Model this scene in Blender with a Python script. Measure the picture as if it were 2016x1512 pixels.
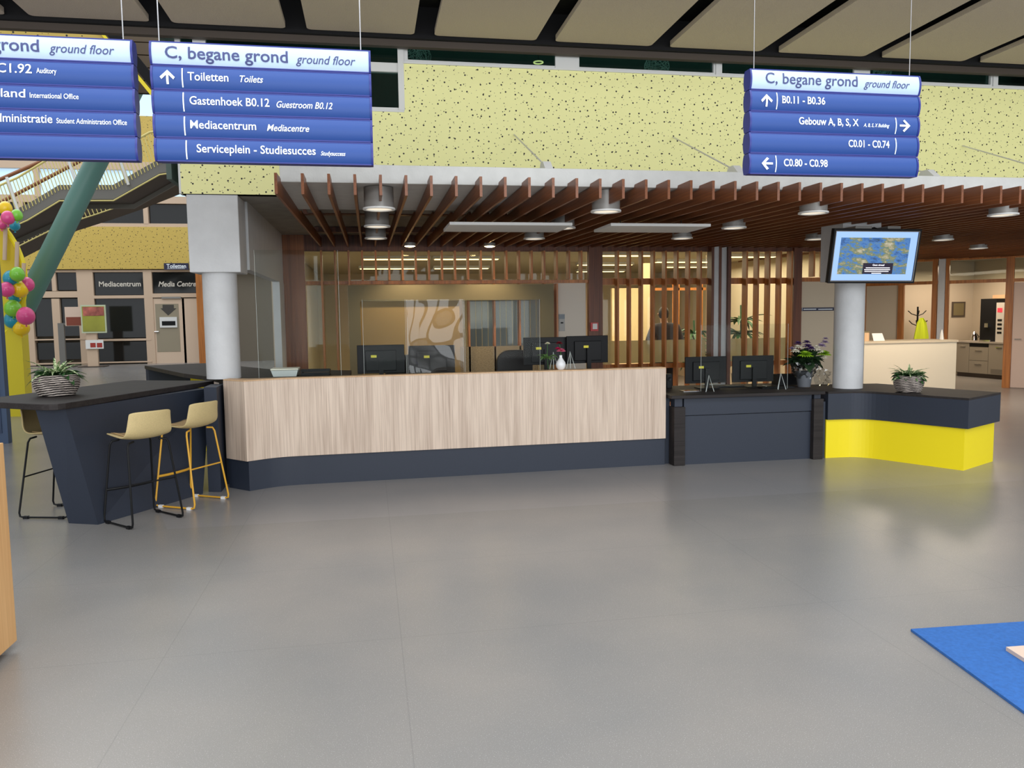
import bpy, bmesh, math, random
from mathutils import Vector, Matrix
random.seed(7)
R = math.radians
SC = bpy.context.scene
COL = SC.collection
for o in list(bpy.data.objects): bpy.data.objects.remove(o)

# ------------------------------------------------------------------ camera
F, PITCH, YAW, ROLL, CAMH = 1558.378, 0.0865968, 0.176902, -0.0132652, 1.7
def cam_rows():
    cy, sy = math.cos(YAW), math.sin(YAW); cp, sp = math.cos(PITCH), math.sin(PITCH); cr, sr = math.cos(ROLL), math.sin(ROLL)
    Ry = Matrix(((cy, -sy, 0), (sy, cy, 0), (0, 0, 1)))
    Rp = Matrix(((1, 0, 0), (0, cp, -sp), (0, sp, cp)))
    Rr = Matrix(((cr, 0, sr), (0, 1, 0), (-sr, 0, cr)))
    return Rr @ Rp @ Ry
CR = cam_rows()
cd = bpy.data.cameras.new('camera'); cam = bpy.data.objects.new('camera', cd); COL.objects.link(cam)
cd.sensor_width = 36; cd.lens = F / 2016 * 36; cd.clip_start = .05; cd.clip_end = 300
mw = Matrix.Identity(4)
for k in range(3):
    mw[k][0] = CR[0][k]; mw[k][1] = CR[2][k]; mw[k][2] = -CR[1][k]
mw[2][3] = CAMH
cam.matrix_world = mw
SC.camera = cam
def ray(px, py):
    return CR.transposed() @ Vector(((px - 1008) / F, 1, -(py - 756) / F))
def at(px, py, Y):                      # world point seen at a photo pixel, on the plane y = Y
    d = ray(px, py); t = Y / d.y
    return Vector((d.x * t, Y, d.z * t + CAMH))
def atz(px, py, z):                     # world point seen at a photo pixel, on the plane z
    d = ray(px, py); t = (z - CAMH) / d.z
    return Vector((d.x * t, d.y * t, z))

# ------------------------------------------------------------------ world, daylight, exposure
SC.view_settings.view_transform = 'Standard'
SC.view_settings.look = 'None'
SC.view_settings.gamma = 1
SC.view_settings.use_curve_mapping = False
SC.view_settings.exposure = 0.3
w = bpy.data.worlds.new('daylight'); SC.world = w; w.use_nodes = True
bg = w.node_tree.nodes['Background']; bg.inputs[0].default_value = (.92, .955, 1, 1); bg.inputs[1].default_value = .75
def area(name, loc, rot, sx, sy, power, col=(1, 1, 1)):
    l = bpy.data.lights.new(name, 'AREA'); l.shape = 'RECTANGLE'; l.size = sx; l.size_y = sy; l.energy = power; l.color = col
    o = bpy.data.objects.new(name, l); COL.objects.link(o); o.location = loc; o.rotation_euler = rot
    return o
# daylight of the glazed entrance hall behind the camera and over the atrium; overhead fill added
for k in range(5): area('entrance_daylight', (-8 + 4.5 * k, -7, 3.2), (R(90), 0, 0), 3.6, 5.6, 210, (.95, .98, 1))
area('overhead_fill', (1, 0.5, 8.5), (R(12), 0, 0), 18, 6, 900, (.96, .98, 1))  # added fill from above, brightens the floor and yellow facade
area('atrium_daylight', (-12, 22, 12), (0, 0, 0), 14, 16, 900, (.95, .98, 1))
# lamps of the office behind the screens and of the kitchen corner, plus two added fills
area('office_light', (1.2, 15.5, 2.72), (0, 0, 0), 5, 4, 62, (1, .84, .62))
area('office_light', (5.6, 15.5, 2.72), (0, 0, 0), 5, 4, 240, (1, .84, .62))
area('upper_storey_fill', (5, 10.6, 3.3), (R(180), 0, 0), 12, 1.5, 90, (.85, 1, .97))  # added upward fill so the room behind the upper windows is not black
area('kitchen_light', (14.2, 17, 2.7), (0, 0, 0), 1.6, 1.6, 60, (1, .8, .58))
area('lobby_fill', (10.2, 12.9, 2.63), (0, 0, 0), 3, 1.2, 75, (1, .86, .68))  # added fill that brightens the cream lobby counter

# ------------------------------------------------------------------ materials
def s2l(c):
    return tuple(((x / 255) / 12.92 if x / 255 <= .04045 else ((x / 255 + .055) / 1.055) ** 2.4) for x in c)
MATS = {}
def newmat(name):
    m = bpy.data.materials.new(name); m.use_nodes = True; MATS[name] = m
    nt = m.node_tree; b = nt.nodes['Principled BSDF']
    return m, nt, b
def N(nt, t, **kw):
    n = nt.nodes.new(t)
    for k, v in kw.items():
        if k.startswith('i_'):
            key = k[2:]
            n.inputs[int(key) if key.isdigit() else key].default_value = v
        else: setattr(n, k, v)
    return n
def plain(name, rgb, rough=.5, metal=0, noise=0.0, nscale=40, bump=0.0, bscale=200, spec=.5, emit=None, estr=1, coat=0):
    if name in MATS: return MATS[name]
    m, nt, b = newmat(name); c = (*s2l(rgb), 1)
    b.inputs['Base Color'].default_value = c; b.inputs['Roughness'].default_value = rough; b.inputs['Metallic'].default_value = metal
    b.inputs['Specular IOR Level'].default_value = spec; b.inputs['Coat Weight'].default_value = coat
    tc = N(nt, 'ShaderNodeTexCoord')
    if noise:
        nz = N(nt, 'ShaderNodeTexNoise', i_Scale=nscale, i_Detail=4.0); nt.links.new(tc.outputs['Object'], nz.inputs['Vector'])
        rp = N(nt, 'ShaderNodeValToRGB'); rp.color_ramp.elements[0].position = .3; rp.color_ramp.elements[1].position = .7
        rp.color_ramp.elements[0].color = (*[x * (1 - noise) for x in c[:3]], 1); rp.color_ramp.elements[1].color = (*[min(1, x * (1 + noise)) for x in c[:3]], 1)
        nt.links.new(nz.outputs['Fac'], rp.inputs['Fac']); nt.links.new(rp.outputs['Color'], b.inputs['Base Color'])
    if bump:
        nb = N(nt, 'ShaderNodeTexNoise', i_Scale=bscale, i_Detail=2.0); nt.links.new(tc.outputs['Object'], nb.inputs['Vector'])
        bp = N(nt, 'ShaderNodeBump', i_Strength=bump, i_Distance=.01); nt.links.new(nb.outputs['Fac'], bp.inputs['Height']); nt.links.new(bp.outputs['Normal'], b.inputs['Normal'])
    if emit:
        b.inputs['Emission Color'].default_value = (*s2l(emit), 1); b.inputs['Emission Strength'].default_value = estr
    return m
def wood(name, c1, c2, axis='Z', scale=1.0, rough=.45, contrast=(.35, .7), fine=1.0):
    if name in MATS: return MATS[name]
    m, nt, b = newmat(name)
    tc = N(nt, 'ShaderNodeTexCoord'); mp = N(nt, 'ShaderNodeMapping')
    s = [14 * scale, 14 * scale, 14 * scale]; s['XYZ'.index(axis)] = .7 * scale
    mp.inputs['Scale'].default_value = s; nt.links.new(tc.outputs['Object'], mp.inputs['Vector'])
    n1 = N(nt, 'ShaderNodeTexNoise', i_Scale=1.0, i_Detail=5.0, i_Distortion=.8); nt.links.new(mp.outputs[0], n1.inputs['Vector'])
    mp2 = N(nt, 'ShaderNodeMapping'); s2 = [110 * fine * scale] * 3; s2['XYZ'.index(axis)] = 1.8 * scale; mp2.inputs['Scale'].default_value = s2
    nt.links.new(tc.outputs['Object'], mp2.inputs['Vector'])
    n2 = N(nt, 'ShaderNodeTexNoise', i_Scale=1.0, i_Detail=3.0); nt.links.new(mp2.outputs[0], n2.inputs['Vector'])
    ad = N(nt, 'ShaderNodeMath', operation='MULTIPLY_ADD', i_1=.55); nt.links.new(n2.outputs['Fac'], ad.inputs[0]); 
    ml = N(nt, 'ShaderNodeMath', operation='MULTIPLY', i_1=.5); nt.links.new(n1.outputs['Fac'], ml.inputs[0]); nt.links.new(ml.outputs[0], ad.inputs[2])
    rp = N(nt, 'ShaderNodeValToRGB'); e = rp.color_ramp.elements
    e[0].position, e[1].position = contrast; e[0].color = (*s2l(c1), 1); e[1].color = (*s2l(c2), 1)
    nt.links.new(ad.outputs[0], rp.inputs['Fac']); nt.links.new(rp.outputs['Color'], b.inputs['Base Color'])
    b.inputs['Roughness'].default_value = rough
    return m
def glassmat(name, tint=(255, 255, 255), gl=.8, gloss=.08, rough=.02, haze=0.0, hazec=(200, 200, 195)):
    if name in MATS: return MATS[name]
    m, nt, b = newmat(name); nt.nodes.remove(b)
    out = nt.nodes['Material Output']
    t = N(nt, 'ShaderNodeBsdfTransparent'); t.inputs[0].default_value = (*s2l(tint), 1)
    g = N(nt, 'ShaderNodeBsdfGlossy'); g.inputs['Roughness'].default_value = rough
    fr = N(nt, 'ShaderNodeFresnel', i_IOR=1.45)
    mx = N(nt, 'ShaderNodeMixShader')
    ma = N(nt, 'ShaderNodeMath', operation='MULTIPLY_ADD', i_1=gl, i_2=0.0); nt.links.new(fr.outputs[0], ma.inputs[0])
    nt.links.new(ma.outputs[0], mx.inputs[0]); nt.links.new(t.outputs[0], mx.inputs[1]); nt.links.new(g.outputs[0], mx.inputs[2])
    last = mx
    if haze:
        d = N(nt, 'ShaderNodeBsdfTranslucent'); d.inputs[0].default_value = (*s2l(hazec), 1)
        m2 = N(nt, 'ShaderNodeMixShader'); m2.inputs[0].default_value = haze
        nt.links.new(mx.outputs[0], m2.inputs[1]); nt.links.new(d.outputs[0], m2.inputs[2]); last = m2
    nt.links.new(last.outputs[0], out.inputs[0])
    return m
def perforated(name, rgb, k=1.0):       # painted panel with scattered round holes of three sizes
    m, nt, b = newmat(name)
    tc = N(nt, 'ShaderNodeTexCoord'); sp = N(nt, 'ShaderNodeSeparateXYZ'); nt.links.new(tc.outputs['Object'], sp.inputs[0])
    cb = N(nt, 'ShaderNodeCombineXYZ'); nt.links.new(sp.outputs['X'], cb.inputs['X']); nt.links.new(sp.outputs['Z'], cb.inputs['Y'])
    prev = None
    for sc, rad, off, rnd in ((8.6, .0088, 0, .8), (10, .0056, 5.3, .85), (14, .0032, 11.1, .9)):
        mp = N(nt, 'ShaderNodeMapping'); mp.inputs['Location'].default_value = (off, off * .7, 0); nt.links.new(cb.outputs[0], mp.inputs['Vector'])
        v = N(nt, 'ShaderNodeTexVoronoi', voronoi_dimensions='2D', i_Scale=sc * k, i_Randomness=rnd); nt.links.new(mp.outputs[0], v.inputs['Vector'])
        lt = N(nt, 'ShaderNodeMath', operation='LESS_THAN', i_1=rad * sc); nt.links.new(v.outputs['Distance'], lt.inputs[0])
        if prev is None: prev = lt.outputs[0]
        else:
            mxm = N(nt, 'ShaderNodeMath', operation='MAXIMUM'); nt.links.new(prev, mxm.inputs[0]); nt.links.new(lt.outputs[0], mxm.inputs[1]); prev = mxm.outputs[0]
    mix = N(nt, 'ShaderNodeMix', data_type='RGBA'); mix.inputs[6].default_value = (*s2l(rgb), 1); mix.inputs[7].default_value = (*s2l((30, 28, 15)), 1)
    nt.links.new(prev, mix.inputs[0]); nt.links.new(mix.outputs[2], b.inputs['Base Color']); b.inputs['Roughness'].default_value = .55
    return m
def floor_material():
    m, nt, b = newmat('floor_vinyl')
    tc = N(nt, 'ShaderNodeTexCoord'); sp = N(nt, 'ShaderNodeSeparateXYZ'); nt.links.new(tc.outputs['Object'], sp.inputs[0])
    big = N(nt, 'ShaderNodeTexNoise', i_Scale=.8, i_Detail=3.0); nt.links.new(tc.outputs['Object'], big.inputs['Vector'])
    rp = N(nt, 'ShaderNodeValToRGB'); e = rp.color_ramp.elements; e[0].position = .35; e[1].position = .68
    e[0].color = (*s2l((130, 129, 127)), 1); e[1].color = (*s2l((142, 138, 133)), 1); nt.links.new(big.outputs['Fac'], rp.inputs['Fac'])
    sk = N(nt, 'ShaderNodeTexNoise', i_Scale=230.0, i_Detail=1.0); nt.links.new(tc.outputs['Object'], sk.inputs['Vector'])
    r2 = N(nt, 'ShaderNodeValToRGB'); e = r2.color_ramp.elements; e[0].position = .62; e[1].position = .78; e[0].color = (0, 0, 0, 1); e[1].color = (.34, .34, .34, 1)
    nt.links.new(sk.outputs['Fac'], r2.inputs['Fac'])
    ad = N(nt, 'ShaderNodeMix', data_type='RGBA', blend_type='ADD'); ad.inputs[0].default_value = .6
    nt.links.new(rp.outputs[0], ad.inputs[6]); nt.links.new(r2.outputs[0], ad.inputs[7])
    # welded seams between the vinyl sheets and the darker sheet laid along the counter
    prev = None
    for axis, val in (('X', .12), ('X', -1.07), ('X', 2.58), ('X', 3.82), ('X', -2.3), ('X', 5.06), ('Y', 6.72), ('Y', 5.42), ('Y', 4.12)):
        su = N(nt, 'ShaderNodeMath', operation='SUBTRACT', i_1=val); nt.links.new(sp.outputs[axis], su.inputs[0])
        ab = N(nt, 'ShaderNodeMath', operation='ABSOLUTE'); nt.links.new(su.outputs[0], ab.inputs[0])
        lt = N(nt, 'ShaderNodeMath', operation='LESS_THAN', i_1=.0028); nt.links.new(ab.outputs[0], lt.inputs[0])
        if prev is None: prev = lt.outputs[0]
        else:
            mxm = N(nt, 'ShaderNodeMath', operation='MAXIMUM'); nt.links.new(prev, mxm.inputs[0]); nt.links.new(lt.outputs[0], mxm.inputs[1]); prev = mxm.outputs[0]
    mk = N(nt, 'ShaderNodeMath', operation='MULTIPLY', i_1=.14); nt.links.new(prev, mk.inputs[0])
    gy = N(nt, 'ShaderNodeMath', operation='GREATER_THAN', i_1=6.72); nt.links.new(sp.outputs['Y'], gy.inputs[0])
    sl = N(nt, 'ShaderNodeMath', operation='MULTIPLY_ADD', i_1=-.33, i_2=.55); nt.links.new(sp.outputs['Y'], sl.inputs[0])
    gx = N(nt, 'ShaderNodeMath', operation='GREATER_THAN'); nt.links.new(sp.outputs['X'], gx.inputs[0]); nt.links.new(sl.outputs[0], gx.inputs[1])
    an = N(nt, 'ShaderNodeMath', operation='MULTIPLY'); nt.links.new(gy.outputs[0], an.inputs[0]); nt.links.new(gx.outputs[0], an.inputs[1])
    m3 = N(nt, 'ShaderNodeMath', operation='MULTIPLY', i_1=.3); nt.links.new(an.outputs[0], m3.inputs[0])
    lg = N(nt, 'ShaderNodeMix', data_type='RGBA'); lg.inputs[7].default_value = (*s2l((152, 150, 152)), 1)
    nt.links.new(m3.outputs[0], lg.inputs[0]); nt.links.new(ad.outputs[2], lg.inputs[6]); m4 = mk
    dk = N(nt, 'ShaderNodeMix', data_type='RGBA'); dk.inputs[7].default_value = (*s2l((62, 62, 66)), 1)
    nt.links.new(m4.outputs[0], dk.inputs[0]); nt.links.new(lg.outputs[2], dk.inputs[6]); nt.links.new(dk.outputs[2], b.inputs['Base Color'])
    b.inputs['Roughness'].default_value = .25; b.inputs['Specular IOR Level'].default_value = .5
    bp = N(nt, 'ShaderNodeBump', i_Strength=.12, i_Distance=.004); nt.links.new(sk.outputs['Fac'], bp.inputs['Height']); nt.links.new(bp.outputs[0], b.inputs['Normal'])
    return m
def screen_material():                  # television picture: a plain blurred water and foliage pattern
    m, nt, b = newmat('screen_picture')
    tc = N(nt, 'ShaderNodeTexCoord')
    n1 = N(nt, 'ShaderNodeTexNoise', i_Scale=5.0, i_Detail=8.0, i_Roughness=.7); nt.links.new(tc.outputs['Generated'], n1.inputs['Vector'])
    rp = N(nt, 'ShaderNodeValToRGB'); cr = rp.color_ramp
    cr.elements[0].position = .3; cr.elements[0].color = (*s2l((30, 60, 70)), 1); cr.elements[1].position = .72; cr.elements[1].color = (*s2l((225, 225, 205)), 1)
    for p, c in ((.4, (50, 100, 165)), (.47, (70, 130, 200)), (.53, (110, 125, 80)), (.6, (170, 160, 130))):
        q = cr.elements.new(p); q.color = (*s2l(c), 1)
    nt.links.new(n1.outputs['Fac'], rp.inputs['Fac']); nt.links.new(rp.outputs[0], b.inputs['Emission Color']); b.inputs['Emission Strength'].default_value = .8
    b.inputs['Base Color'].default_value = (.02, .02, .02, 1)
    return m

M = {}
M['floor'] = floor_material()
M['yellowwall'] = perforated('yellow_perforated', (249, 247, 176))
M['yellowfar'] = perforated('ochre_perforated', (204, 176, 86), .55)
M['white'] = plain('white_paint', (225, 226, 224), .5)
M['band'] = plain('grey_white_concrete', (205, 206, 203), .7, noise=.05, nscale=9, bump=.15, bscale=60)
M['concrete'] = plain('raw_concrete', (150, 147, 140), .8, noise=.12, nscale=6, bump=.3, bscale=50)
M['column'] = plain('painted_column', (208, 209, 210), .6, noise=.04, nscale=7, bump=.2, bscale=40)
M['cream'] = plain('cream_wall', (206, 190, 165), .6)
M['beige'] = plain('beige_frame', (205, 180, 155), .55)
M['fin'] = wood('red_brown_timber', (96, 54, 30), (146, 88, 52), 'Y', 1.0, .4)
M['slat'] = wood('honey_timber', (136, 76, 24), (204, 128, 56), 'Z', 1.0, .4)
M['darktimber'] = wood('dark_red_timber', (70, 34, 16), (122, 66, 34), 'Z', 1.0, .45)
M['ash'] = wood('pale_ash_laminate', (180, 158, 140), (218, 198, 179), 'Z', 1.0, .5, (.36, .62), .9)
M['ashside'] = wood('pale_ash_edge', (196, 158, 118), (226, 190, 150), 'Z', 1.0, .5)
M['navy'] = plain('dark_navy_laminate', (40, 47, 61), .55, noise=.04, nscale=60)
M['blacktop'] = wood('black_wood_top', (34, 30, 30), (54, 49, 48), 'X', 1.0, .6); M['blacktop'].node_tree.nodes['Principled BSDF'].inputs['Specular IOR Level'].default_value = .25
M['yellow'] = plain('bright_yellow_laminate', (246, 224, 20), .45)
M['black'] = plain('black_plastic', (15, 16, 19), .5, spec=.25)
M['blackmetal'] = plain('black_steel', (18, 19, 21), .45, .2, spec=.3)
M['dark'] = plain('dark_brown_steel', (72, 62, 54), .6)
M['void'] = plain('black_ceiling_void', (14, 14, 17), .9)
M['acoustic'] = plain('grey_brown_acoustic_board', (196, 182, 168), .95, noise=.18, nscale=160, bump=.5, bscale=160)
M['glass'] = glassmat('clear_glass', (240, 244, 240), .4)
M['acrylic'] = glassmat('clear_acrylic', (248, 250, 249), .1, .035, .02, .0)
M['darkglass'] = glassmat('dark_window_glass', (140, 165, 160), .8)
M['film'] = glassmat('frosted_film', (190, 184, 168), .4, .04, .3, .5, (190, 182, 165))
M['signblue'] = plain('sign_blue', (14, 62, 134), .5)
M['signedge'] = plain('sign_dark_blue', (20, 34, 120), .4)
M['signhead'] = plain('sign_pale_header', (176, 198, 226), .5)
M['signink'] = plain('sign_navy_ink', (52, 60, 110), .5)
M['signwhite'] = plain('sign_white_ink', (236, 244, 250), .5)
M['seat'] = plain('straw_weave_shell', (206, 184, 132), .6, noise=.12, nscale=220, bump=.2, bscale=300)
M['seatpad'] = plain('tan_seat_pad', (184, 154, 108), .7)
M['yellowsteel'] = plain('ochre_steel', (222, 166, 50), .4)
M['rubberwhite'] = plain('white_glide', (235, 235, 235), .5)
M['leaf'] = plain('dark_leaf', (46, 84, 42), .45, noise=.2, nscale=12)
M['leafpale'] = plain('striped_leaf', (150, 180, 110), .45, noise=.35, nscale=40)
M['teal'] = plain('teal_painted_steel', (86, 128, 122), .45)
M['olive'] = plain('olive_paint', (112, 102, 72), .6)
M['mustard'] = plain('mustard_board', (152, 124, 74), .7, noise=.04, nscale=90)
M['lampwarm'] = plain('warm_lamp', (255, 240, 210), .5, emit=(255, 214, 140), estr=4)
M['lampcool'] = plain('white_lamp', (255, 250, 240), .5, emit=(255, 236, 200), estr=5)
M['downlight'] = plain('downlight_grey', (142, 140, 136), .4, .2)
M['chrome'] = plain('chrome', (220, 220, 222), .15, 1)
M['sticker'] = plain('yellow_sticker', (226, 214, 60), .5)
M['skin'] = plain('skin', (196, 148, 120), .5)
M['hair'] = plain('dark_hair', (46, 36, 30), .6)
M['sweater'] = plain('dark_grey_sweater', (92, 84, 86), .9)
M['trousers'] = plain('dark_trousers', (38, 40, 48), .9)
M['stairgrey'] = plain('stair_grey_steel', (112, 110, 106), .5)
M['railyellow'] = plain('pale_yellow_rail', (220, 206, 130), .5)
M['railbrown'] = plain('brown_handrail', (140, 88, 52), .5)
M['skyglass'] = plain('daylit_pane', (170, 200, 225), .3, emit=(176, 206, 232), estr=.75)

# ------------------------------------------------------------------ mesh helpers
class MB:
    def __init__(s): s.v = []; s.f = []
    def add(s, vs, fs):
        k = len(s.v); s.v += [Vector(p) for p in vs]; s.f += [tuple(i + k for i in f) for f in fs]; return s
    def box(s, x0, x1, y0, y1, z0, z1, m=None):
        vs = [Vector((x, y, z)) for z in (z0, z1) for y in (y0, y1) for x in (x0, x1)]
        if m: vs = [m @ p for p in vs]
        return s.add(vs, [(0, 2, 3, 1), (4, 5, 7, 6), (0, 1, 5, 4), (2, 6, 7, 3), (0, 4, 6, 2), (1, 3, 7, 5)])
    def prism(s, poly, z0, z1, m=None, axis='Z'):
        n = len(poly)
        A = sum(poly[i][0] * poly[(i + 1) % n][1] - poly[(i + 1) % n][0] * poly[i][1] for i in range(n))
        if A < 0: poly = poly[::-1]
        def P(u, v, z): return Vector((u, v, z)) if axis == 'Z' else (Vector((u, z, v)) if axis == 'Y' else Vector((z, u, v)))
        vs = [P(u, v, z0) for u, v in poly] + [P(u, v, z1) for u, v in poly]
        if m: vs = [m @ p for p in vs]
        fs = [tuple(range(n))[::-1], tuple(range(n, 2 * n))] + [(i, (i + 1) % n, n + (i + 1) % n, n + i) for i in range(n)]
        if axis == 'Y': fs = [f[::-1] for f in fs]
        return s.add(vs, fs)
    def tube(s, pts, r, n=8, closed=False, caps=True):
        pts = [Vector(p) for p in pts]; L = len(pts); vs = []
        up = None
        for i, p in enumerate(pts):
            if closed: d = pts[(i + 1) % L] - pts[i - 1]
            else: d = pts[min(i + 1, L - 1)] - pts[max(i - 1, 0)]
            d = d.normalized()
            if up is None:
                a = Vector((0, 0, 1)) if abs(d.z) < .9 else Vector((1, 0, 0)); u = d.cross(a).normalized()
            else:
                u = (up - d * up.dot(d)); u = u.normalized() if u.length > 1e-6 else d.orthogonal().normalized()
            up = u; q = d.cross(u); rr = r[i] if isinstance(r, (list, tuple)) else r
            vs += [p + (u * math.cos(t) + q * math.sin(t)) * rr for t in [2 * math.pi * k / n for k in range(n)]]
        fs = []
        for i in range(L if closed else L - 1):
            a = i * n; b = ((i + 1) % L) * n
            fs += [(a + k, b + k, b + (k + 1) % n, a + (k + 1) % n) for k in range(n)]
        fs = [f[::-1] for f in fs]
        if caps and not closed: fs += [tuple(range(n)), tuple(range((L - 1) * n, L * n))[::-1]]
        return s.add(vs, fs)
    def lathe(s, prof, c=(0, 0, 0), n=24, sx=1, sy=1, m=None):
        vs = []; c = Vector(c)
        for r, z in prof:
            vs += [Vector((c.x + r * sx * math.cos(2 * math.pi * k / n), c.y + r * sy * math.sin(2 * math.pi * k / n), c.z + z)) for k in range(n)]
        if m: vs = [m @ p for p in vs]
        fs = []
        for i in range(len(prof) - 1):
            a, b = i * n, (i + 1) * n
            fs += [(a + k, a + (k + 1) % n, b + (k + 1) % n, b + k) for k in range(n)]
        if prof[0] == prof[-1]: return s.add(vs, fs)
        if prof[0][0] > 1e-6: fs.append(tuple(range(n))[::-1])
        if prof[-1][0] > 1e-6: L = (len(prof) - 1) * n; fs.append(tuple(range(L, L + n)))
        return s.add(vs, fs)
    def ball(s, c, r, n=16, sz=1.0):
        return s.lathe([(r * math.sin(math.pi * k / 10), -r * sz * math.cos(math.pi * k / 10)) for k in range(11)], c, n)
    def quad(s, a, b, c, d): return s.add([a, b, c, d], [(0, 1, 2, 3)])
    def blade(s, base, direc, length, width, droop, n=7, thick=.002):
        base = Vector(base); d = Vector(direc).normalized(); side = d.cross(Vector((0, 0, 1)))
        side = side.normalized() if side.length > 1e-4 else Vector((1, 0, 0))
        p = base.copy(); vs = []; dd = d.copy()
        for i in range(n + 1):
            t = i / n; wd = width * (math.sin(math.pi * min(1, .12 + t * .88)) ** .7) * .5 + .0006
            lift = Vector((0, 0, wd * .5))
            vs += [p - side * wd + lift, p, p + side * wd + lift]
            dd = (dd + Vector((0, 0, -droop / n))).normalized(); p = p + dd * (length / n)
        fs = []
        for i in range(n):
            a = i * 3; fs += [(a, a + 1, a + 4, a + 3), (a + 1, a + 2, a + 5, a + 4)]
        return s.add(vs, fs)
    def build(s, name, mat, parent=None, smooth=False, bevel=0, solid=0, world=True):
        off = OFF.get(parent, Vector((0, 0, 0))) if parent else Vector((0, 0, 0))
        me = bpy.data.meshes.new(name); me.from_pydata([tuple(p - off) for p in s.v], [], s.f); me.update()
        me.materials.append(mat if not isinstance(mat, str) else M[mat])
        if smooth:
            for p in me.polygons: p.use_smooth = True
        o = bpy.data.objects.new(name, me); COL.objects.link(o)
        if bevel:
            b = o.modifiers.new('bevel', 'BEVEL'); b.width = bevel; b.segments = 2; b.limit_method = 'ANGLE'; b.angle_limit = R(40)
        if solid:
            q = o.modifiers.new('solid', 'SOLIDIFY'); q.thickness = solid; q.offset = 0
        if smooth:
            try: me.set_sharp_from_angle(angle=R(40))
            except Exception: pass
        if parent: o.parent = parent; OFF[o] = off
        return o
OFF = {}
def tag(o, label, cat, group=None, kind=None):
    if label: o['label'] = label
    if cat: o['category'] = cat
    if group: o['group'] = group
    if kind: o['kind'] = kind
    return o
def thing(name, label, cat, loc=(0, 0, 0), group=None):
    o = bpy.data.objects.new(name, None); COL.objects.link(o); o.location = loc; o.empty_display_size = .1
    OFF[o] = Vector(loc); return tag(o, label, cat, group)
def struct(o):
    o['kind'] = 'structure'; return o
def sgroup(name):
    o = bpy.data.objects.new(name, None); COL.objects.link(o); OFF[o] = Vector((0, 0, 0)); o['kind'] = 'structure'; return o
def copy_tree(o, parent=None):
    c = o.copy(); COL.objects.link(c)
    if parent: c.parent = parent
    for ch in list(o.children): copy_tree(ch, c)
    return c
def bx(name, mat, parent, *a, bevel=0): return MB().box(*a).build(name, mat, parent, bevel=bevel)
def roundrect(x0, x1, y0, y1, r, n=5):
    p = []
    for cx, cy, a0 in ((x1 - r, y1 - r, 0), (x0 + r, y1 - r, 90), (x0 + r, y0 + r, 180), (x1 - r, y0 + r, 270)):
        p += [(cx + r * math.cos(R(a0 + 90 * k / n)), cy + r * math.sin(R(a0 + 90 * k / n))) for k in range(n + 1)]
    return p
def text_mesh(body, size, shear=0.0, bold=0.0, extrude=.0):
    c = bpy.data.curves.new('txt', 'FONT'); c.body = body; c.size = 1; c.shear = shear; c.offset = bold; c.resolution_u = 3
    o = bpy.data.objects.new('txt', c); COL.objects.link(o)
    dg = bpy.context.evaluated_depsgraph_get(); me = bpy.data.meshes.new_from_object(o.evaluated_get(dg))
    bpy.data.objects.remove(o); bpy.data.curves.remove(c)
    bm = bmesh.new(); bm.from_mesh(me); bpy.data.meshes.remove(me)
    for k in range(-2, 8):               # cut into strips so that the letters follow the bowed sign
        bmesh.ops.bisect_plane(bm, geom=bm.verts[:] + bm.edges[:] + bm.faces[:], plane_co=(0, k * .1 + .05, 0), plane_no=(0, 1, 0))
    bm.verts.index_update()
    vs = [v.co.copy() for v in bm.verts]; fs = [tuple(v.index for v in p.verts) for p in bm.faces]; bm.free()
    return vs, fs
def text_fit(mb, body, x0, x1, zbase, cap, fn, shear=0.0, bold=0.0):
    """lettering fitted between x0 and x1, capital height cap, on the surface y = fn(z)"""
    vs, fs = text_mesh(body, 1, shear, bold)
    hx, _ = text_mesh('H', 1)
    ch = max(v.y for v in hx)
    a = min(v.x for v in vs); b = max(v.x for v in vs); k = (x1 - x0) / (b - a); kz = cap / ch
    out = []
    for v in vs:
        z = zbase + v.y * kz; x = x0 + (v.x - a) * k
        out.append(Vector((x, fn(z), z)))
    mb.add(out, fs)

# ================================================================== structure
YF = 8.4                                # yellow facade plane
YB = 12.4                               # timber screen wall plane
FX0, FP = -0.680, 0.200                 # first canopy slat and slat pitch
struct(bx('floor', 'floor', None, -30, 30, -6, 46, -.08, 0))

# ceiling: acoustic boards under a black void, dark edge beam
g = sgroup('ceiling')
bx('void_deck', 'void', g, -13, 15, 4.6, 8.3, 4.78, 4.86)
for k in range(-8, 11):
    x0 = -0.615 + 1.2365 * k + .1; x1 = x0 + 1.2365 - .2
    MB().prism(roundrect(x0, x1, 4.7, 8.2, .05), 4.5, 4.55).build('board', 'acoustic', g)
bx('edge_beam', 'dark', g, -13, 15, 8.27, 8.345, 4.405, 4.9)
bx('dark_gap_strip', 'void', g, -13, 15, 8.22, 8.27, 4.47, 4.9)  # black strip stands in for the shaded gap at the board ends

# yellow perforated facade with its window openings
f = MB()
zb = 2.94; zt = 4.275; zn = 3.79; xl = -1.79; xn = .415
f.box(xn, 13, YF, YF + .12, zb, zt); f.box(xl, xn, YF, YF + .12, zb, zn)
struct(f.build('wall_facade', 'yellowwall'))
f = MB(); f.box(xn, 13, YF - .02, YF + .14, zt, zt + .02); f.box(xl, xn, YF - .01, YF + .14, zn, zn + .02); f.box(xl-.02, xl, YF - .0, YF + .14, zb, zn)
struct(f.build('trim_1', 'white'))
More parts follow.
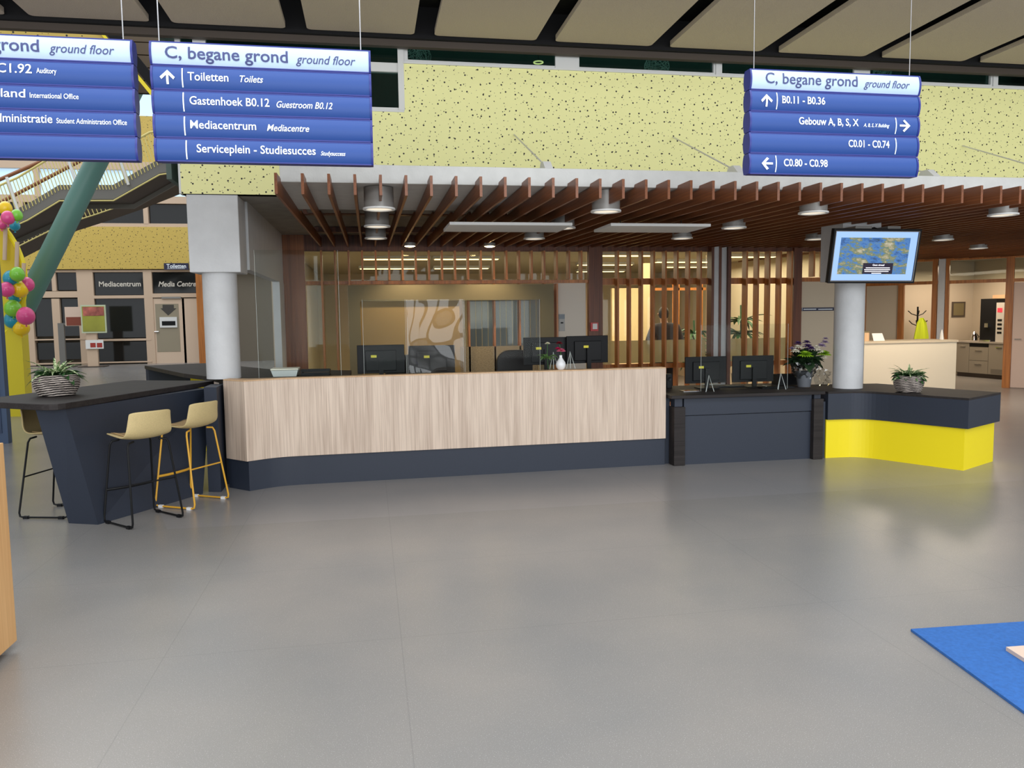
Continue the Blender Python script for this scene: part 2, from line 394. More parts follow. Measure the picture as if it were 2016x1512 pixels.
# windows over the yellow wall
def win(n, x0, x1, z0, z1, rails=()):
    r = sgroup('window_%d' % n)
    f = MB(); t = .05
    f.box(x0, x0 + t, YF + .02, YF + .1, z0, z1); f.box(x1 - t, x1, YF + .02, YF + .1, z0, z1)
    f.box(x0 + t, x1 - t, YF + .02, YF + .1, z0, z0 + .03); f.box(x0 + t, x1 - t, YF + .02, YF + .1, z1 - .05, z1)
    for z in rails: f.box(x0 + t, x1 - t, YF + .02, YF + .1, z - .045, z + .045)
    f.build('frame', 'white', r)
    bx('pane', 'darkglass', r, x0 + t, x1 - t, YF + .055, YF + .065, z0 + .03, z1 - .05)
def mx(px, py=120): return at(px, py, YF).x
win(1, xl, mx(403, 75), zn + .02, 5.0, (at(500, 130, YF).z,))
win(2, mx(392, 75), xn, zn + .02, 5.0, (at(740, 130, YF).z,))
win(3, xn, mx(1117), zt + .02, 5.0); win(4, mx(1117), mx(1415), zt + .02, 5.0); win(5, mx(1415), mx(1698), zt + .02, 5.0)
win(6, mx(1698), mx(1962), zt + .02, 5.0); win(7, mx(1962), 9.6, zt + .02, 5.0); win(8, 9.6, 13, zt + .02, 5.0)
f = MB()
for px, wd in ((1117, .13), (1415, .03), (1698, .1), (1962, .03), (393, .06)): f.box(mx(px) - wd, mx(px) + wd, YF + .0, YF + .03, (zt if px > 500 else zn) + .021, 5.0)
f.box(mx(790, 170) - .03, mx(790, 170) + .03, YF - .01, YF + .02, zn + .021, 5.0)
struct(f.build('trim_2', 'white'))
# dim upper storey behind those windows
up = MB(); up.box(-1.9, 13, 12.2, 12.3, 3.1, 5.6); up.box(-1.9, 13, YF + .13, 12.2, 5.5, 5.6); up.box(-1.95, -1.9, YF + .13, 12.3, 3.1, 5.6); up.box(13, 13.05, YF + .13, 12.3, 3.1, 5.6)
struct(up.build('wall_upper', plain('upper_storey_green', (88, 104, 98), .8)))
# storey slab: concrete soffit over the reception
s = MB(); s.prism([(-1.79, YF + .001), (16.6, YF + .001), (16.6, 21.9), (-1.79, 21.9)], 2.94, 3.09)
struct(s.build('ceiling_soffit', 'concrete'))
bx('trim_3', 'concrete', None, -.62, 12, 8.7, 9.0, 2.84, 2.94)['kind'] = 'structure'
# white concrete awning slab hung on rods
c = thing('awning', 'long pale concrete awning slab below the yellow perforated wall', 'awning', (-.68, 6.75, 2.8))
MB().box(-.68, 13, 6.75, YF - .001, 2.8, 2.952).build('slab', 'band', c, bevel=.006)
for (a, b) in (((1012, 265), (1078, 322)), ((1325, 270), (1452, 326)), ((1895, 287), (2050, 330)), ((1650, 276), (1800, 333))):
    A = at(*a, YF - .004); X = A.x
    MB().tube([A, Vector((X, 6.93, 3.01))], .007, 6).build('tie_rod', 'white', c)
    q = MB(); q.prism([(6.76, 2.952), (6.86, 3.03), (6.95, 3.03), (7.02, 2.952)], X - .035, X + .035, axis='X'); q.build('bracket', 'white', c)

# reception back area: side wall, columns
sw = MB(); sw.box(-1.34, -1.24, 8.9, 12.28, 2.22, 2.94); struct(sw.build('wall_left', 'column'))
struct(bx('trim_4', 'column', None, -1.34, -1.24, 11.75, 12.34, 0, 2.22))
def column(px, label, boxz, name):
    X = at(px, 650, 8.64).x
    r = thing(name, label, 'column', (X, 8.64, 0))
    MB().lathe([(.17, 1.0865 if px < 1000 else .7765), (.17, 2.25)], (X, 8.64, 0), 40).build('shaft', 'column', r, smooth=True)
    MB().box(X - .245, X + .245, 8.42, 8.88, boxz, 2.938).build('head', 'column', r, bevel=.008)
    return X
CXL = column(437, 'white round column with square head beside the bar table', 2.17, 'round_column')
CXR = column(1671, 'white round column behind the wall television', 2.05, 'round_column')

# timber wall at the back (structure): posts, rails, panels
tw = MB()
def PX(px, py=650): return at(px, py, YB).x
cl = MB(); cl.box(-1.34, -.93, YB - .06, YB + .02, 0, 2.939); struct(cl.build('wall_cladding', wood('brown_cladding', (104, 56, 24), (158, 94, 46), 'Z', .6, .4)))
tw.box(PX(1157), PX(1184), YB - .08, YB + .02, 0, 2.94)
tw.box(PX(1392), PX(1397), YB - .16, YB + .02, 0, 2.86); tw.box(PX(1424), PX(1430), YB - .16, YB + .02, 0, 2.86)
tw.box(PX(1555), PX(1571), YB - .1, YB + .02, 0, 2.76); tw.box(PX(1409), PX(1413.5), YB - .12, YB + .02, 0, 2.86)
struct(tw.build('trim_5', 'darktimber'))
h = MB(); h.box(-.93, 8.4, YB - .05, YB + .05, 2.70, 2.94); struct(h.build('trim_6', 'darktimber'))
h = MB()
h.box(-.93, PX(1157), YB - .05, YB + .04, 2.2, 2.25); h.box(PX(1184), PX(1392), YB - .03, YB + .04, 2.17, 2.27); h.box(PX(1430), PX(1555), YB - .03, YB + .04, 2.17, 2.27)
h.box(PX(1571), 8.4, YB - .03, YB + .04, 2.2, 2.27); h.box(PX(1184), PX(1392), YB - .02, YB + .04, .8, .88); h.box(PX(1430), PX(1555), YB - .02, YB + .04, .8, .88)
struct(h.build('trim_7', 'slat'))
wp = MB(); wp.box(PX(1397), PX(1409), YB - .1, YB + .02, 0, 2.86); wp.box(PX(1413.5), PX(1424), YB - .1, YB + .02, 0, 2.86); struct(wp.build('wall_pier', 'column'))
wb = MB(); wb.box(PX(1571), 8.4, YB - .02, YB + .06, 0, 2.2); wb.box(8.34, 8.44, YB + .07, 22, 0, 2.94); struct(wb.build('wall_back', 'cream'))
n = 9
for x0, x1, z0, z1 in ((-.93, PX(1157), 2.26, 2.70), (PX(1184), PX(1392), 2.28, 2.70), (PX(1184), PX(1392), .89, 2.16), (PX(1430), PX(1555), 2.28, 2.70),
                       (PX(1430), PX(1555), .89, 2.16), (PX(1571), 8.3, 2.28, 2.70), (-.93, -.21, .1, 2.19), (PX(912), PX(1065), .75, 2.19)):
    r = struct(bx('window_%d' % n, 'glass', None, x0, x1, YB + .055, YB + .063, z0, z1)); n += 1
for x0, x1 in ((PX(1184), PX(1392)), (PX(1430), PX(1555))):
    struct(bx('window_%d' % n, 'film', None, x0, x1, YB + .066, YB + .07, .89, 1.26)); n += 1
# office behind
o = MB(); o.box(-1.34, 8.4, 21.9, 22, 0, 2.94); o.box(-1.44, -1.34, 12.5, 22, 0, 2.94); struct(o.build('wall_office', 'cream'))
o = MB(); o.box(-1.3, 8.3, 12.6, 21.9, 2.86, 2.94); struct(o.build('ceiling_office', plain('office_ceiling', (190, 176, 150), .9)))
# right lobby: angled timber front with kitchen door opening, pink door
RA, RB = Vector((11.3, 17.2, 0)), Vector((14.6, 13.75, 0))
rd = (RB - RA).normalized(); rn = Vector((rd.y, -rd.x, 0)); rn = -rn if rn.y > 0 else rn
def rpos(px):                            # distance along the angled front where a photo column meets it
    d = ray(px, 620); 
    # RA + t*rd = s*d (plan)
    det = rd.x * (-d.y) - (-d.x) * rd.y
    return (-RA.x * (-d.y) - (-d.x) * (-RA.y)) / det
MR = Matrix(((rd.x, -rn.x, 0, RA.x), (rd.y, -rn.y, 0, RA.y), (0, 0, 1, 0), (0, 0, 0, 1)))     # local x along the front, y away from the viewer
def rbx(mb, x0, x1, y0, y1, z0, z1): mb.box(x0, x1, y0, y1, z0, z1, MR); return mb
fr = MB()
for a, b in ((1697, 1705), (1768, 1779), (1834, 1844), (1978, 1994)): rbx(fr, rpos(a), rpos(b), -.06, .08, 0, 2.9)
p0, p1, p2, p3 = rpos(1690), rpos(1846), rpos(1860), rpos(2060)
rbx(fr, rpos(1860), rpos(1867), -.06, .08, 0, 2.9)
rbx(fr, p0, p1, -.055, .075, 2.27, 2.34); rbx(fr, p2, p3, -.055, .075, 2.27, 2.34); rbx(fr, p0, p1, -.055, .075, 2.78, 2.94); rbx(fr, p2, p3, -.055, .075, 2.78, 2.94)
struct(fr.build('trim_8', 'slat'))
pc = MB(); rbx(pc, rpos(1846) + .005, rpos(1860) - .005, -.1, .1, 0, 2.94); struct(pc.build('wall_right', 'column'))
fp = MB(); rbx(fp, rpos(1705), rpos(1768), 0, .03, 0, 2.27); struct(fp.build('wall_lobby', 'cream'))
gl = MB(); rbx(gl, rpos(1867), rpos(1978), .0, .01, 2.34, 2.78); rbx(gl, rpos(1994), rpos(2060), .0, .01, 2.34, 2.78); rbx(gl, p0 + .05, rpos(1834), 0, .01, 2.34, 2.78)
struct(gl.build('window_%d' % n, 'glass')); n += 1
dr = sgroup('door_1'); q = MB(); rbx(q, rpos(1994) + .003, rpos(2060), -.02, .03, .01, 2.26); q.build('leaf', plain('pale_pink_door', (214, 186, 168), .5), dr)
q = MB(); hp = MR @ Vector((rpos(2000), -.07, 1.05)); q.tube([hp, hp + rd * .12], .011); q.tube([hp, hp - rn * .05], .011); q.build('handle', 'chrome', dr)
# kitchen and room beyond the angled front
k = MB(); k.box(15.62, 15.7, 15.0, 18.5, 0, 2.94); k.box(12.6, 15.7, 18.42, 18.5, 0, 2.94); struct(k.build('wall_kitchen', plain('kitchen_wall', (186, 174, 156), .7)))
k = MB(); k.box(8.45, 12.5, 20.0, 20.1, 0, 2.94); struct(k.build('wall_far_room', 'cream'))
k = MB(); k.box(16.5, 16.6, 8.4, 22, 0, 3.0); k.box(8.4, 16.6, 21.9, 22, 0, 2.94); struct(k.build('wall_east', 'cream'))

# ================================================================== timber canopy of parallel slats over the reception
can = thing('slat_canopy', 'canopy of parallel red brown timber slats over the reception', 'canopy', (FX0, 6.45, 2.66))
def fin_mesh(yend):
    sl = .0168; L = yend - 6.45
    top = [(6.45, 2.82), (6.72, 2.82), (6.74, 2.79), (8.7, 2.79), (8.75, 2.83), (yend, 2.8 + sl * L)]
    poly = [(6.45, 2.66), (yend, 2.66 + sl * L)] + top[::-1]
    return MB().prism(poly, FX0 - .011, FX0 + .011, axis='X')
short = None
for i in range(0, 71):
    X = FX0 + FP * i
    if i <= 44:
        if short is None: short = ob = fin_mesh(YB - .06).build('slat', 'fin', can)
        else: ob = short.copy(); COL.objects.link(ob); ob.location.x += FP * i
    else:
        t = (X - RA.x) / (RB.x - RA.x); ye = (20.0 if X < 11.3 else RA.y + t * (RB.y - RA.y) - .12)
        mb = fin_mesh(min(ye, 17.0)); mb.v = [p + Vector((FP * i, 0, 0)) for p in mb.v]; mb.build('slat', 'fin', can)
for y in (9.3, 11.2): MB().box(-.7, 9, y, y + .12, 2.865 + .0, 2.935).build('cross_batten', 'darktimber', can)

# vertical slats in front of the glazing: one screen per bay, each slat a part
def screen(label, ids, z0, z1):
    r = thing('slatted_screen', label, 'screen', (FX0 + FP * ids[0], YB - .12, z0), 'vertical timber screens on the back wall')
    for i in ids:
        X = FX0 + FP * i
        MB().box(X - .011, X + .017, YB - .2, YB - .045, z0, z1).build('slat', 'slat', r)
    return r
screen('timber slat screen at far left of the back wall, beside the brown panel', (0, 1, 2), .02, 2.70)
screen('row of short timber slats above the olive frame and white door', tuple(range(3, 21)), 2.255, 2.70)
screen('tall timber slat screen in front of the person, left of grey pier', tuple(range(23, 31)), .02, 2.70)
screen('tall timber slat screen right of grey pier, behind the flower bouquet', tuple(range(34, 39)), .02, 2.70)
screen('short timber slats above the cream wall and narrow navy sign', (40, 41, 42), 2.275, 2.70)
screen('three timber slats seen inside the olive frame opening', (11, 13, 15, 17, 18), .76, 2.19)

# downlights hanging between the slats: can, rim
DL = [(.11, 6.95, .15), (.11, 8.5, .15), (.11, 10.05, .15), (2.12, 6.95, .15), (2.12, 8.55, .15), (2.1, 10.0, .15), (4.03, 9.85, .15), (4.05, 8.4, .15), (4.12, 6.9, .15),
      (6.15, 6.9, .15), (5.95, 9.9, .15), (7.9, 9.92, .15), (9.9, 11.6, .15)]
WH = ['first from left, nearest the awning edge', 'left row, middle of three', 'left row, farthest back', 'second row, nearest the awning edge', 'second row, between the two white ceiling panels', 'second row, farthest back',
      'behind the right white ceiling panel', 'to the right of the right white ceiling panel', 'above and left of the television', 'at the right edge of the photo', 'just left of the television behind column',
      'right of the television', 'far right, above the kitchen']
for k, ((x, y, r), wh) in enumerate(zip(DL, WH)):
    zb_ = 2.615 + .0168 * (y - 6.45)
    t = thing('downlight', 'grey cylinder downlight, ' + wh, 'lamp', (x, y, zb_), 'downlights in the slat canopy')
    rr = .125
    MB().lathe([(rr, .003), (rr, .3 if y > 8.45 else .172)], (x, y, zb_), 28).build('can', 'downlight', t, smooth=True)
    MB().lathe([(rr + .012, .0), (rr + .012, .014), (rr - .014, .014), (rr - .014, 0), (rr + .012, 0)], (x, y, zb_ - .012), 28).build('rim', 'white', t, smooth=True)
    MB().lathe([(0, -.002), (rr - .016, -.002), (rr - .016, .002), (0, .002)], (x, y, zb_ - .0), 24).build('diffuser', plain('downlight_glass', (235, 230, 220), .25, emit=(255, 240, 215), estr=.55), t)  # lamps are off; weak emission stands in for reflected light
for X, lab in ((at(807, 487, 11.6).x, 'small lit warm ceiling spot, left one above the olive frame'), (at(964, 488, 11.6).x, 'small lit warm ceiling spot, right one above the olive frame')):
    z = 2.71
    t = thing('ceiling_spot', lab, 'lamp', (X, 11.6, z), 'lit spots above the olive frame')
    MB().lathe([(.085, 0), (.085, .05)], (X, 11.6, z), 24).build('housing', 'downlight', t, smooth=True)
    MB().lathe([(0, -.012), (.05, -.01), (.075, 0), (0, 0)], (X, 11.6, z), 24).build('bulb', plain('lit_spot', (255, 235, 190), .5, emit=(255, 214, 150), estr=45), t, smooth=True)
    l = bpy.data.lights.new('spot_lamp', 'SPOT'); l.energy = 55; l.color = (1, .8, .55); l.spot_size = R(120); l.spot_blend = .6; l.shadow_soft_size = .06
    lo = bpy.data.objects.new('spot_lamp', l); COL.objects.link(lo); lo.location = (X, 11.6, z - .03)
for (a, b, c_, d, lab) in ((.8, 2.04, 7.83, 8.48, 'flat white acoustic panel hung under the slats, left one'), (2.44, 3.52, 7.83, 8.45, 'flat white acoustic panel hung under the slats, right one')):
    t = thing('ceiling_panel', lab, 'panel', (a, c_, 2.6), 'white panels under the slats')
    MB().box(a, b, c_, d, 2.59, 2.62).build('board', 'white', t, bevel=.004)
    q = MB(); 
    for x in (a + .2, b - .2): q.tube([(x, (c_ + d) / 2, 2.62), (x, (c_ + d) / 2, 2.69)], .005, 6)
    q.build('hanger', 'blackmetal', t)

# ================================================================== reception counters
def smooth_path(p, n=6):
    out = []
    for i in range(len(p) - 1):
        a = Vector(p[max(i - 1, 0)]); b = Vector(p[i]); c = Vector(p[i + 1]); d = Vector(p[min(i + 2, len(p) - 1)])
        for k in range(n):
            t = k / n
            q = .5 * ((2 * b) + (-a + c) * t + (2 * a - 5 * b + 4 * c - d) * t * t + (-a + 3 * b - 3 * c + d) * t ** 3)
            out.append((q.x, q.y))
    out.append(tuple(p[-1])); return out
curve = smooth_path([(-1.22, 8.035), (-1.10, 8.115), (-.99, 8.175), (-.86, 8.215), (-.70, 8.232)], 5)
desk = thing('reception_desk', 'long reception counter with pale ash front and curved left end', 'counter', (1, 8.4, 0))
front = [(-1.455, 8.28)] + curve + [(3.24, 8.36)]
back = [(3.24, 8.50), (-.70, 8.375), (-.9, 8.35), (-1.2, 8.30), (-1.42, 8.42)]
MB().prism(front + back, .30, 1.088).build('front_panel', 'ash', desk, bevel=.002)
MB().prism(front + back, 1.0885, 1.10).build('top_ledge', 'ashside', desk, bevel=.002)
pl = [(-1.44, 8.285)] + [(x + .01, y + .02) for x, y in curve] + [(3.235, 8.38)]
MB().prism(pl + back, 0, .299).build('plinth', 'navy', desk)
MB().prism([(3.24, 8.502), (-.2, 8.40), (-.2, 9.32), (3.24, 9.42)], .70, .74).build('worktop', 'blacktop', desk)
MB().box(-.15, 3.2, 9.15, 9.2, 0, .699).build('modesty_panel', 'navy', desk)
# low black desk between wood counter and yellow counter
bd = thing('low_desk', 'low dark navy desk with black top between the ash counter and yellow counter', 'desk', (4.2, 8.4, 0))
MB().prism([(3.26, 8.24), (5.10, 8.215), (5.10, 9.35), (3.26, 9.42)], .755, .79).build('worktop', 'blacktop', bd, bevel=.004)
MB().box(3.43, 4.98, 8.30, 8.33, .56, .754).build('apron_panel', 'navy', bd)
MB().box(3.43, 4.98, 8.315, 8.34, .0, .55).build('front_panel', 'navy', bd)
MB().box(3.43, 4.98, 8.345, 8.365, 0, .754).build('inner_panel', 'navy', bd)
MB().box(3.30, 3.43, 8.26, 8.42, 0, .66).build('post', 'blacktop', bd, bevel=.004); MB().box(4.98, 5.10, 8.245, 8.42, 0, .70).build('post', 'blacktop', bd, bevel=.004)
MB().box(3.32, 3.41, 8.30, 8.42, .661, .754).build('post_head', 'navy', bd); MB().box(5.0, 5.08, 8.28, 8.42, .701, .754).build('post_head', 'navy', bd)
MB().box(3.25, 3.31, 8.425, 9.3, 0, .754).build('side_panel', 'navy', bd); 
MB().box(5.10, 5.155, 8.30, 8.44, 0, .66).build('side_panel', 'navy', bd)
# yellow counter
yc = thing('yellow_counter', 'low angular counter with bright yellow base and dark navy upper band', 'counter', (6, 8, 0))
def ycurve(o):
    return smooth_path([(5.17, 8.30 - o), (5.38, 8.295 - o), (5.52, 8.27 - o), (5.64, 8.18 - o), (5.74, 8.02 - o)], 4)
yb = ycurve(0) + [(6.135, 7.285), (6.83, 7.67), (6.62, 8.2), (6.3, 9.0), (5.17, 9.2)]
MB().prism(yb, .0, .45).build('base_panel', 'yellow', yc)
yt = [(x, y - .03) for x, y in ycurve(0)] + [(6.13, 7.235), (6.885, 7.655), (6.66, 8.22), (6.33, 9.05), (5.165, 9.22)]
MB().prism(yt, .451, .752).build('upper_band', 'navy', yc)
MB().prism(yt, .753, .775).build('worktop', 'blacktop', yc)
# black counter behind the bar table, around the left column
bc = thing('back_counter', 'black topped counter around the left white column with yellow inset', 'counter', (-1.6, 9.6, 0))
cx_ = [(-1.47, 8.44), (-.73, 8.40), (-.22, 8.415), (-.22, 9.4), (-1.15, 9.9), (-2.25, 11.75), (-3.02, 11.45), (-2.1, 9.55), (-1.66, 8.85)]
MB().prism(cx_, 1.04, 1.085).build('worktop', 'blacktop', bc)
MB().prism([(-1.5, 8.47), (-.76, 8.43), (-.78, 9.38), (-1.18, 9.85), (-1.55, 9.6), (-1.6, 8.86)], 0, 1.039).build('body', 'navy', bc)
MB().prism([(-3.0, 11.42), (-2.95, 11.36), (-2.27, 11.68), (-2.29, 11.74)], 0, 1.039).build('end_panel', 'navy', bc)
MB().prism([(-2.45, 11.5), (-2.41, 11.45), (-2.0, 10.55), (-2.05, 10.52)], 0, 1.035).build('inset_panel', 'yellow', bc)

# bar table
bt = thing('bar_table', 'long black bar table with slanted navy base at left', 'table', (-2.2, 8, 0))
tp = [(-3.3, 7.26), (-2.62, 6.80)]
fc = [(-2.56, 6.765), (-2.50, 6.745), (-2.44, 6.755), (-2.40, 6.80), (-2.375, 6.87)]
MB().prism(tp + fc + [(-1.64, 8.80), (-1.66, 8.86), (-2.0, 8.95), (-2.55, 9.2)], 1.0, 1.05).build('table_top', 'blacktop', bt, bevel=.006)
bq = [(-2.545, 7.12), (-2.28, 7.01), (-1.65, 8.05), (-1.92, 8.2)]; tq = [(-2.66, 6.90), (-2.42, 6.85), (-1.62, 8.5), (-1.88, 8.6)]
MB().add([Vector((x, y, 0)) for x, y in bq] + [Vector((x, y, .998)) for x, y in tq], [(3, 2, 1, 0), (4, 5, 6, 7), (0, 1, 5, 4), (1, 2, 6, 5), (2, 3, 7, 6), (3, 0, 4, 7)]).build('base', 'navy', bt)
MB().prism([(-1.61, 8.12), (-1.485, 8.08), (-1.485, 8.42), (-1.61, 8.5)], 0, 1.039).build('end_post', 'navy', bt)

# ================================================================== stools
def make_stool(steel, glide, label, group=None):
    t = thing('bar_stool', label, 'stool', (0, 0, 0), group)
    # shell: profile from the front lip over the seat to the top of the back; local +Y is the front
    prof = [(.215, .715), (.20, .727), (.14, .732), (.05, .724), (-.05, .716), (-.12, .722), (-.165, .752), (-.19, .80), (-.205, .86), (-.217, .925), (-.222, .955)]
    vs = []; nx = 12
    for i, (y, z) in enumerate(prof):
        tt = i / (len(prof) - 1)
        wd = .188 + .022 * math.sin(math.pi * min(1, tt * 1.15)) - (.006 * max(0, tt - .6) / .4) - (.05 if i == 0 else .015 if i == 1 else 0)
        for k in range(nx + 1):
            u = -1 + 2 * k / nx
            cup = .028 * abs(u) ** 2.4
            if i < 5: vs.append(Vector((u * wd, y, z + cup)))
            else:
                q = min(1, (i - 4) / 4); vs.append(Vector((u * wd, y + (cup * 1.6) * q, z + cup * (1 - q) - (.012 * abs(u) ** 6 if i == len(prof) - 1 else 0))))
    fs = [(i * (nx + 1) + k, i * (nx + 1) + k + 1, (i + 1) * (nx + 1) + k + 1, (i + 1) * (nx + 1) + k) for i in range(len(prof) - 1) for k in range(nx)]
    sh = MB().add(vs, fs).build('seat_shell', 'seat', t, smooth=True, solid=.016)
    sub = sh.modifiers.new('sub', 'SUBSURF'); sub.levels = 1; sub.render_levels = 2
    pv = []
    for i in range(1, 6):
        y, z = prof[i]
        for k in range(nx + 1):
            u = -1 + 2 * k / nx; pv.append(Vector((u * .148, y * .93, z + .0125 + .028 * abs(u * .78) ** 2.4)))
    MB().add(pv, [(i * (nx + 1) + k, i * (nx + 1) + k + 1, (i + 1) * (nx + 1) + k + 1, (i + 1) * (nx + 1) + k) for i in range(4) for k in range(nx)]).build('seat_pad', 'seatpad', t, smooth=True, solid=.008)
    def loop(front):
        yt, yb = (.13, .235) if front else (-.13, -.2)
        q = [(-.14, yt, .70), (-.185, yt, .695)]
        x0, x1 = .19, .225
        pts = [(-x0 + .04, yt, .698), (-x0, yt + (yb - yt) * .04, .675), (-x1 + .0, yb, .045), (-x1 + .012, yb, .018), (-x1 + .045, yb, .0125), (x1 - .045, yb, .0125), (x1 - .012, yb, .018), (x1, yb, .045), (x0, yt + (yb - yt) * .04, .675), (x0 - .04, yt, .698)]
        return pts
    # sled frames run front to back on each side
    for s in (-1, 1):
        P = [(.11 * s, .12, .70), (.165 * s, .14, .692), (.18 * s, .15, .66), (.222 * s, .222, .05), (.224 * s, .215, .02), (.224 * s, .185, .0125), (.224 * s, -.185, .0125), (.224 * s, -.215, .02), (.222 * s, -.222, .05), (.18 * s, -.13, .66), (.165 * s, -.12, .692), (.11 * s, -.1, .70)]
        lf = MB().tube(P, .0085, 8).build('leg_frame', steel, t, smooth=True)
        gq = MB()
        for y in (.16, -.16): gq.box(.224 * s - .013, .224 * s + .013, y - .022, y + .022, .0, .024)
        gq.build('glide', glide, lf)
    MB().tube([(-.2045, .196, .28), (-.12, .175, .28), (0, .165, .28), (.12, .175, .28), (.2045, .196, .28)], .012, 8).build('footrest', steel, t, smooth=True)
    MB().tube([(-.2, -.178, .36), (.2, -.178, .36)], .007, 8).build('crossbar', steel, t, smooth=True)
    return t
def facing(o, x, y, fx, fy): o.location = (x, y, 0); o.rotation_euler = (0, 0, math.atan2(fy, fx) - math.pi / 2)
s1 = make_stool('blackmetal', 'black', 'straw coloured bar stool on black legs in front of the navy table base', 'bar stools')
facing(s1, -1.935, 7.075, -.70, .71)
s2 = make_stool('yellowsteel', 'rubberwhite', 'straw coloured bar stool on ochre yellow legs with white glides', 'bar stools')
facing(s2, -1.66, 7.65, -.86, .5)
s3 = copy_tree(s1); s3['label'] = 'straw coloured bar stool on black legs at far left behind the bar table leg'
facing(s3, -2.76, 7.55, .93, -.25)

# ================================================================== hanging signs
def sign(label, xc, rows, y0=5.0, zt=3.293, W=1.222):
    n = 5; ph = .1355
    r = thing('hanging_sign', label, 'sign', (xc, y0, zt - n * ph), 'blue direction signs hung from the ceiling')
    xl = xc - W / 2
    for i, items in enumerate(rows):
        z1 = zt - i * ph - .002; z0 = z1 - ph + .004; zm = (z0 + z1) / 2; hh = (z1 - z0) / 2
        def fy(z, zm=zm, hh=hh): return y0 - .03 - .017 * max(0, 1 - ((z - zm) / hh) ** 2)
        prof = [(fy(z0 + (z1 - z0) * k / 16), z0 + (z1 - z0) * k / 16) for k in range(17)]
        poly = prof + [(y0 + .03 - (p - (y0 - .03)), z) for p, z in prof[::-1]]
        body = MB().prism(poly, xl, xl + W, axis='X').build('sign_panel', 'signhead' if i == 0 else 'signblue', r, smooth=True)
        ed = MB()
        for xa, xb in ((xl - .012, xl), (xl + W, xl + W + .012)):
            ed.prism([(p - .004, z) for p, z in prof] + [(y0 + .034 - (p - (y0 - .03)), z) for p, z in prof[::-1]], xa, xb, axis='X')
        ed.box(xl, xl + W, y0 - .034, y0 + .034, z1 - .006, z1 + .001); ed.box(xl, xl + W, y0 - .034, y0 + .034, z0 - .001, z0 + .006)
        ed.build('edge_trim', 'signedge', body)
        for it in items:
            lt = MB()
            g_ = lambda z: fy(z) - .003
            if it[0] == 't':
                _, s, a, b, cap, base, sh, bo = it
                text_fit(lt, s, xl + a * W, xl + b * W, z0 + base * ph, cap, g_, sh, bo)
            elif it[0] == 'd':
                x = xl + it[1] * W; zz = [z0 + .012 + (z1 - z0 - .024) * k / 6 for k in range(7)]
                lt.add([Vector((x + dx, fy(z) - .003, z)) for z in zz for dx in (-.0035, .0035)], [(2 * k, 2 * k + 1, 2 * k + 3, 2 * k + 2) for k in range(6)])
            elif it[0] == 'a':
                x = xl + it[1] * W; s = .040; wd = .0065
                shapes = [[(-wd, -s + s * .3 * q), (wd, -s + s * .3 * q), (wd, -s + s * .3 * (q + 1)), (-wd, -s + s * .3 * (q + 1))] for q in range(6)] + [ [(0, s), (0, s - .022), (-.032, s - .054), (-.041, s - .041)], [(0, s), (.041, s - .041), (.032, s - .054), (0, s - .022)]]
                for sh_ in shapes:
                    pts = []
                    for (u, v) in sh_:
                        if it[2] == 'r': u, v = v, -u
                        elif it[2] == 'l': u, v = -v, u
                        pts.append((u, v))
                    A = sum(pts[i][0] * pts[(i + 1) % len(pts)][1] - pts[(i + 1) % len(pts)][0] * pts[i][1] for i in range(len(pts)))
                    if A < 0: pts = pts[::-1]
                    lt.add([Vector((x + u, fy(zm + v) - .005, zm + v)) for u, v in pts], [tuple(range(len(pts)))])
            lt.build({'t': 'lettering', 'd': 'divider_line', 'a': 'arrow'}[it[0]], 'signink' if i == 0 else 'signwhite', body)
    wr = MB()
    for xx in (xl + .035, xl + W - .045):
        MB().tube([(xx, y0, zt), (xx, y0, 4.52)], .0035, 6).build('wire', 'chrome', r)
    return r
IT = .28
sign('blue hanging sign with header C, begane grond and Toiletten in its first row', -.570, [
    [('t', 'C, begane grond', .06, .617, .066, .27, 0, .012), ('t', 'ground floor', .655, .936, .048, .27, IT, .004)],
    [('a', .066, 'u'), ('d', .132), ('t', 'Toiletten', .156, .34, .046, .38, 0, .009), ('t', 'Toilets', .392, .499, .037, .38, IT, .009)],
    [('d', .132), ('t', 'Gastenhoek B0.12', .16, .524, .046, .38, 0, .009), ('t', 'Guestroom B0.12', .557, .82, .037, .36, IT, .009)],
    [('d', .132), ('t', 'Mediacentrum', .158, .458, .046, .38, 0, .009), ('t', 'Mediacentre', .508, .706, .037, .36, IT, .009)],
    [('d', .135), ('t', 'Serviceplein - Studiesucces', .182, .733, .046, .38, 0, .009), ('t', 'Studysuccess', .757, .875, .024, .36, IT, .012)]])
sign('blue hanging sign cut off by the left edge of the photo', -1.905, [
    [('t', 'C, begane grond', .06, .611, .066, .30, 0, .012), ('t', 'ground floor', .653, .932, .048, .30, IT, .004)],
    [('t', 'Auditorium C1.92', .12, .575, .050, .42, 0, .009), ('t', 'Auditory', .594, .679, .028, .44, 0, .009)],
    [('t', 'Buitenland', .27, .541, .046, .44, 0, .009), ('t', 'International Office', .56, .767, .028, .44, 0, .009)],
    [('t', 'Studentenadministratie', .19, .649, .046, .44, 0, .009), ('t', 'Student Administration Office', .666, .97, .028, .44, 0, .009)],
    []])
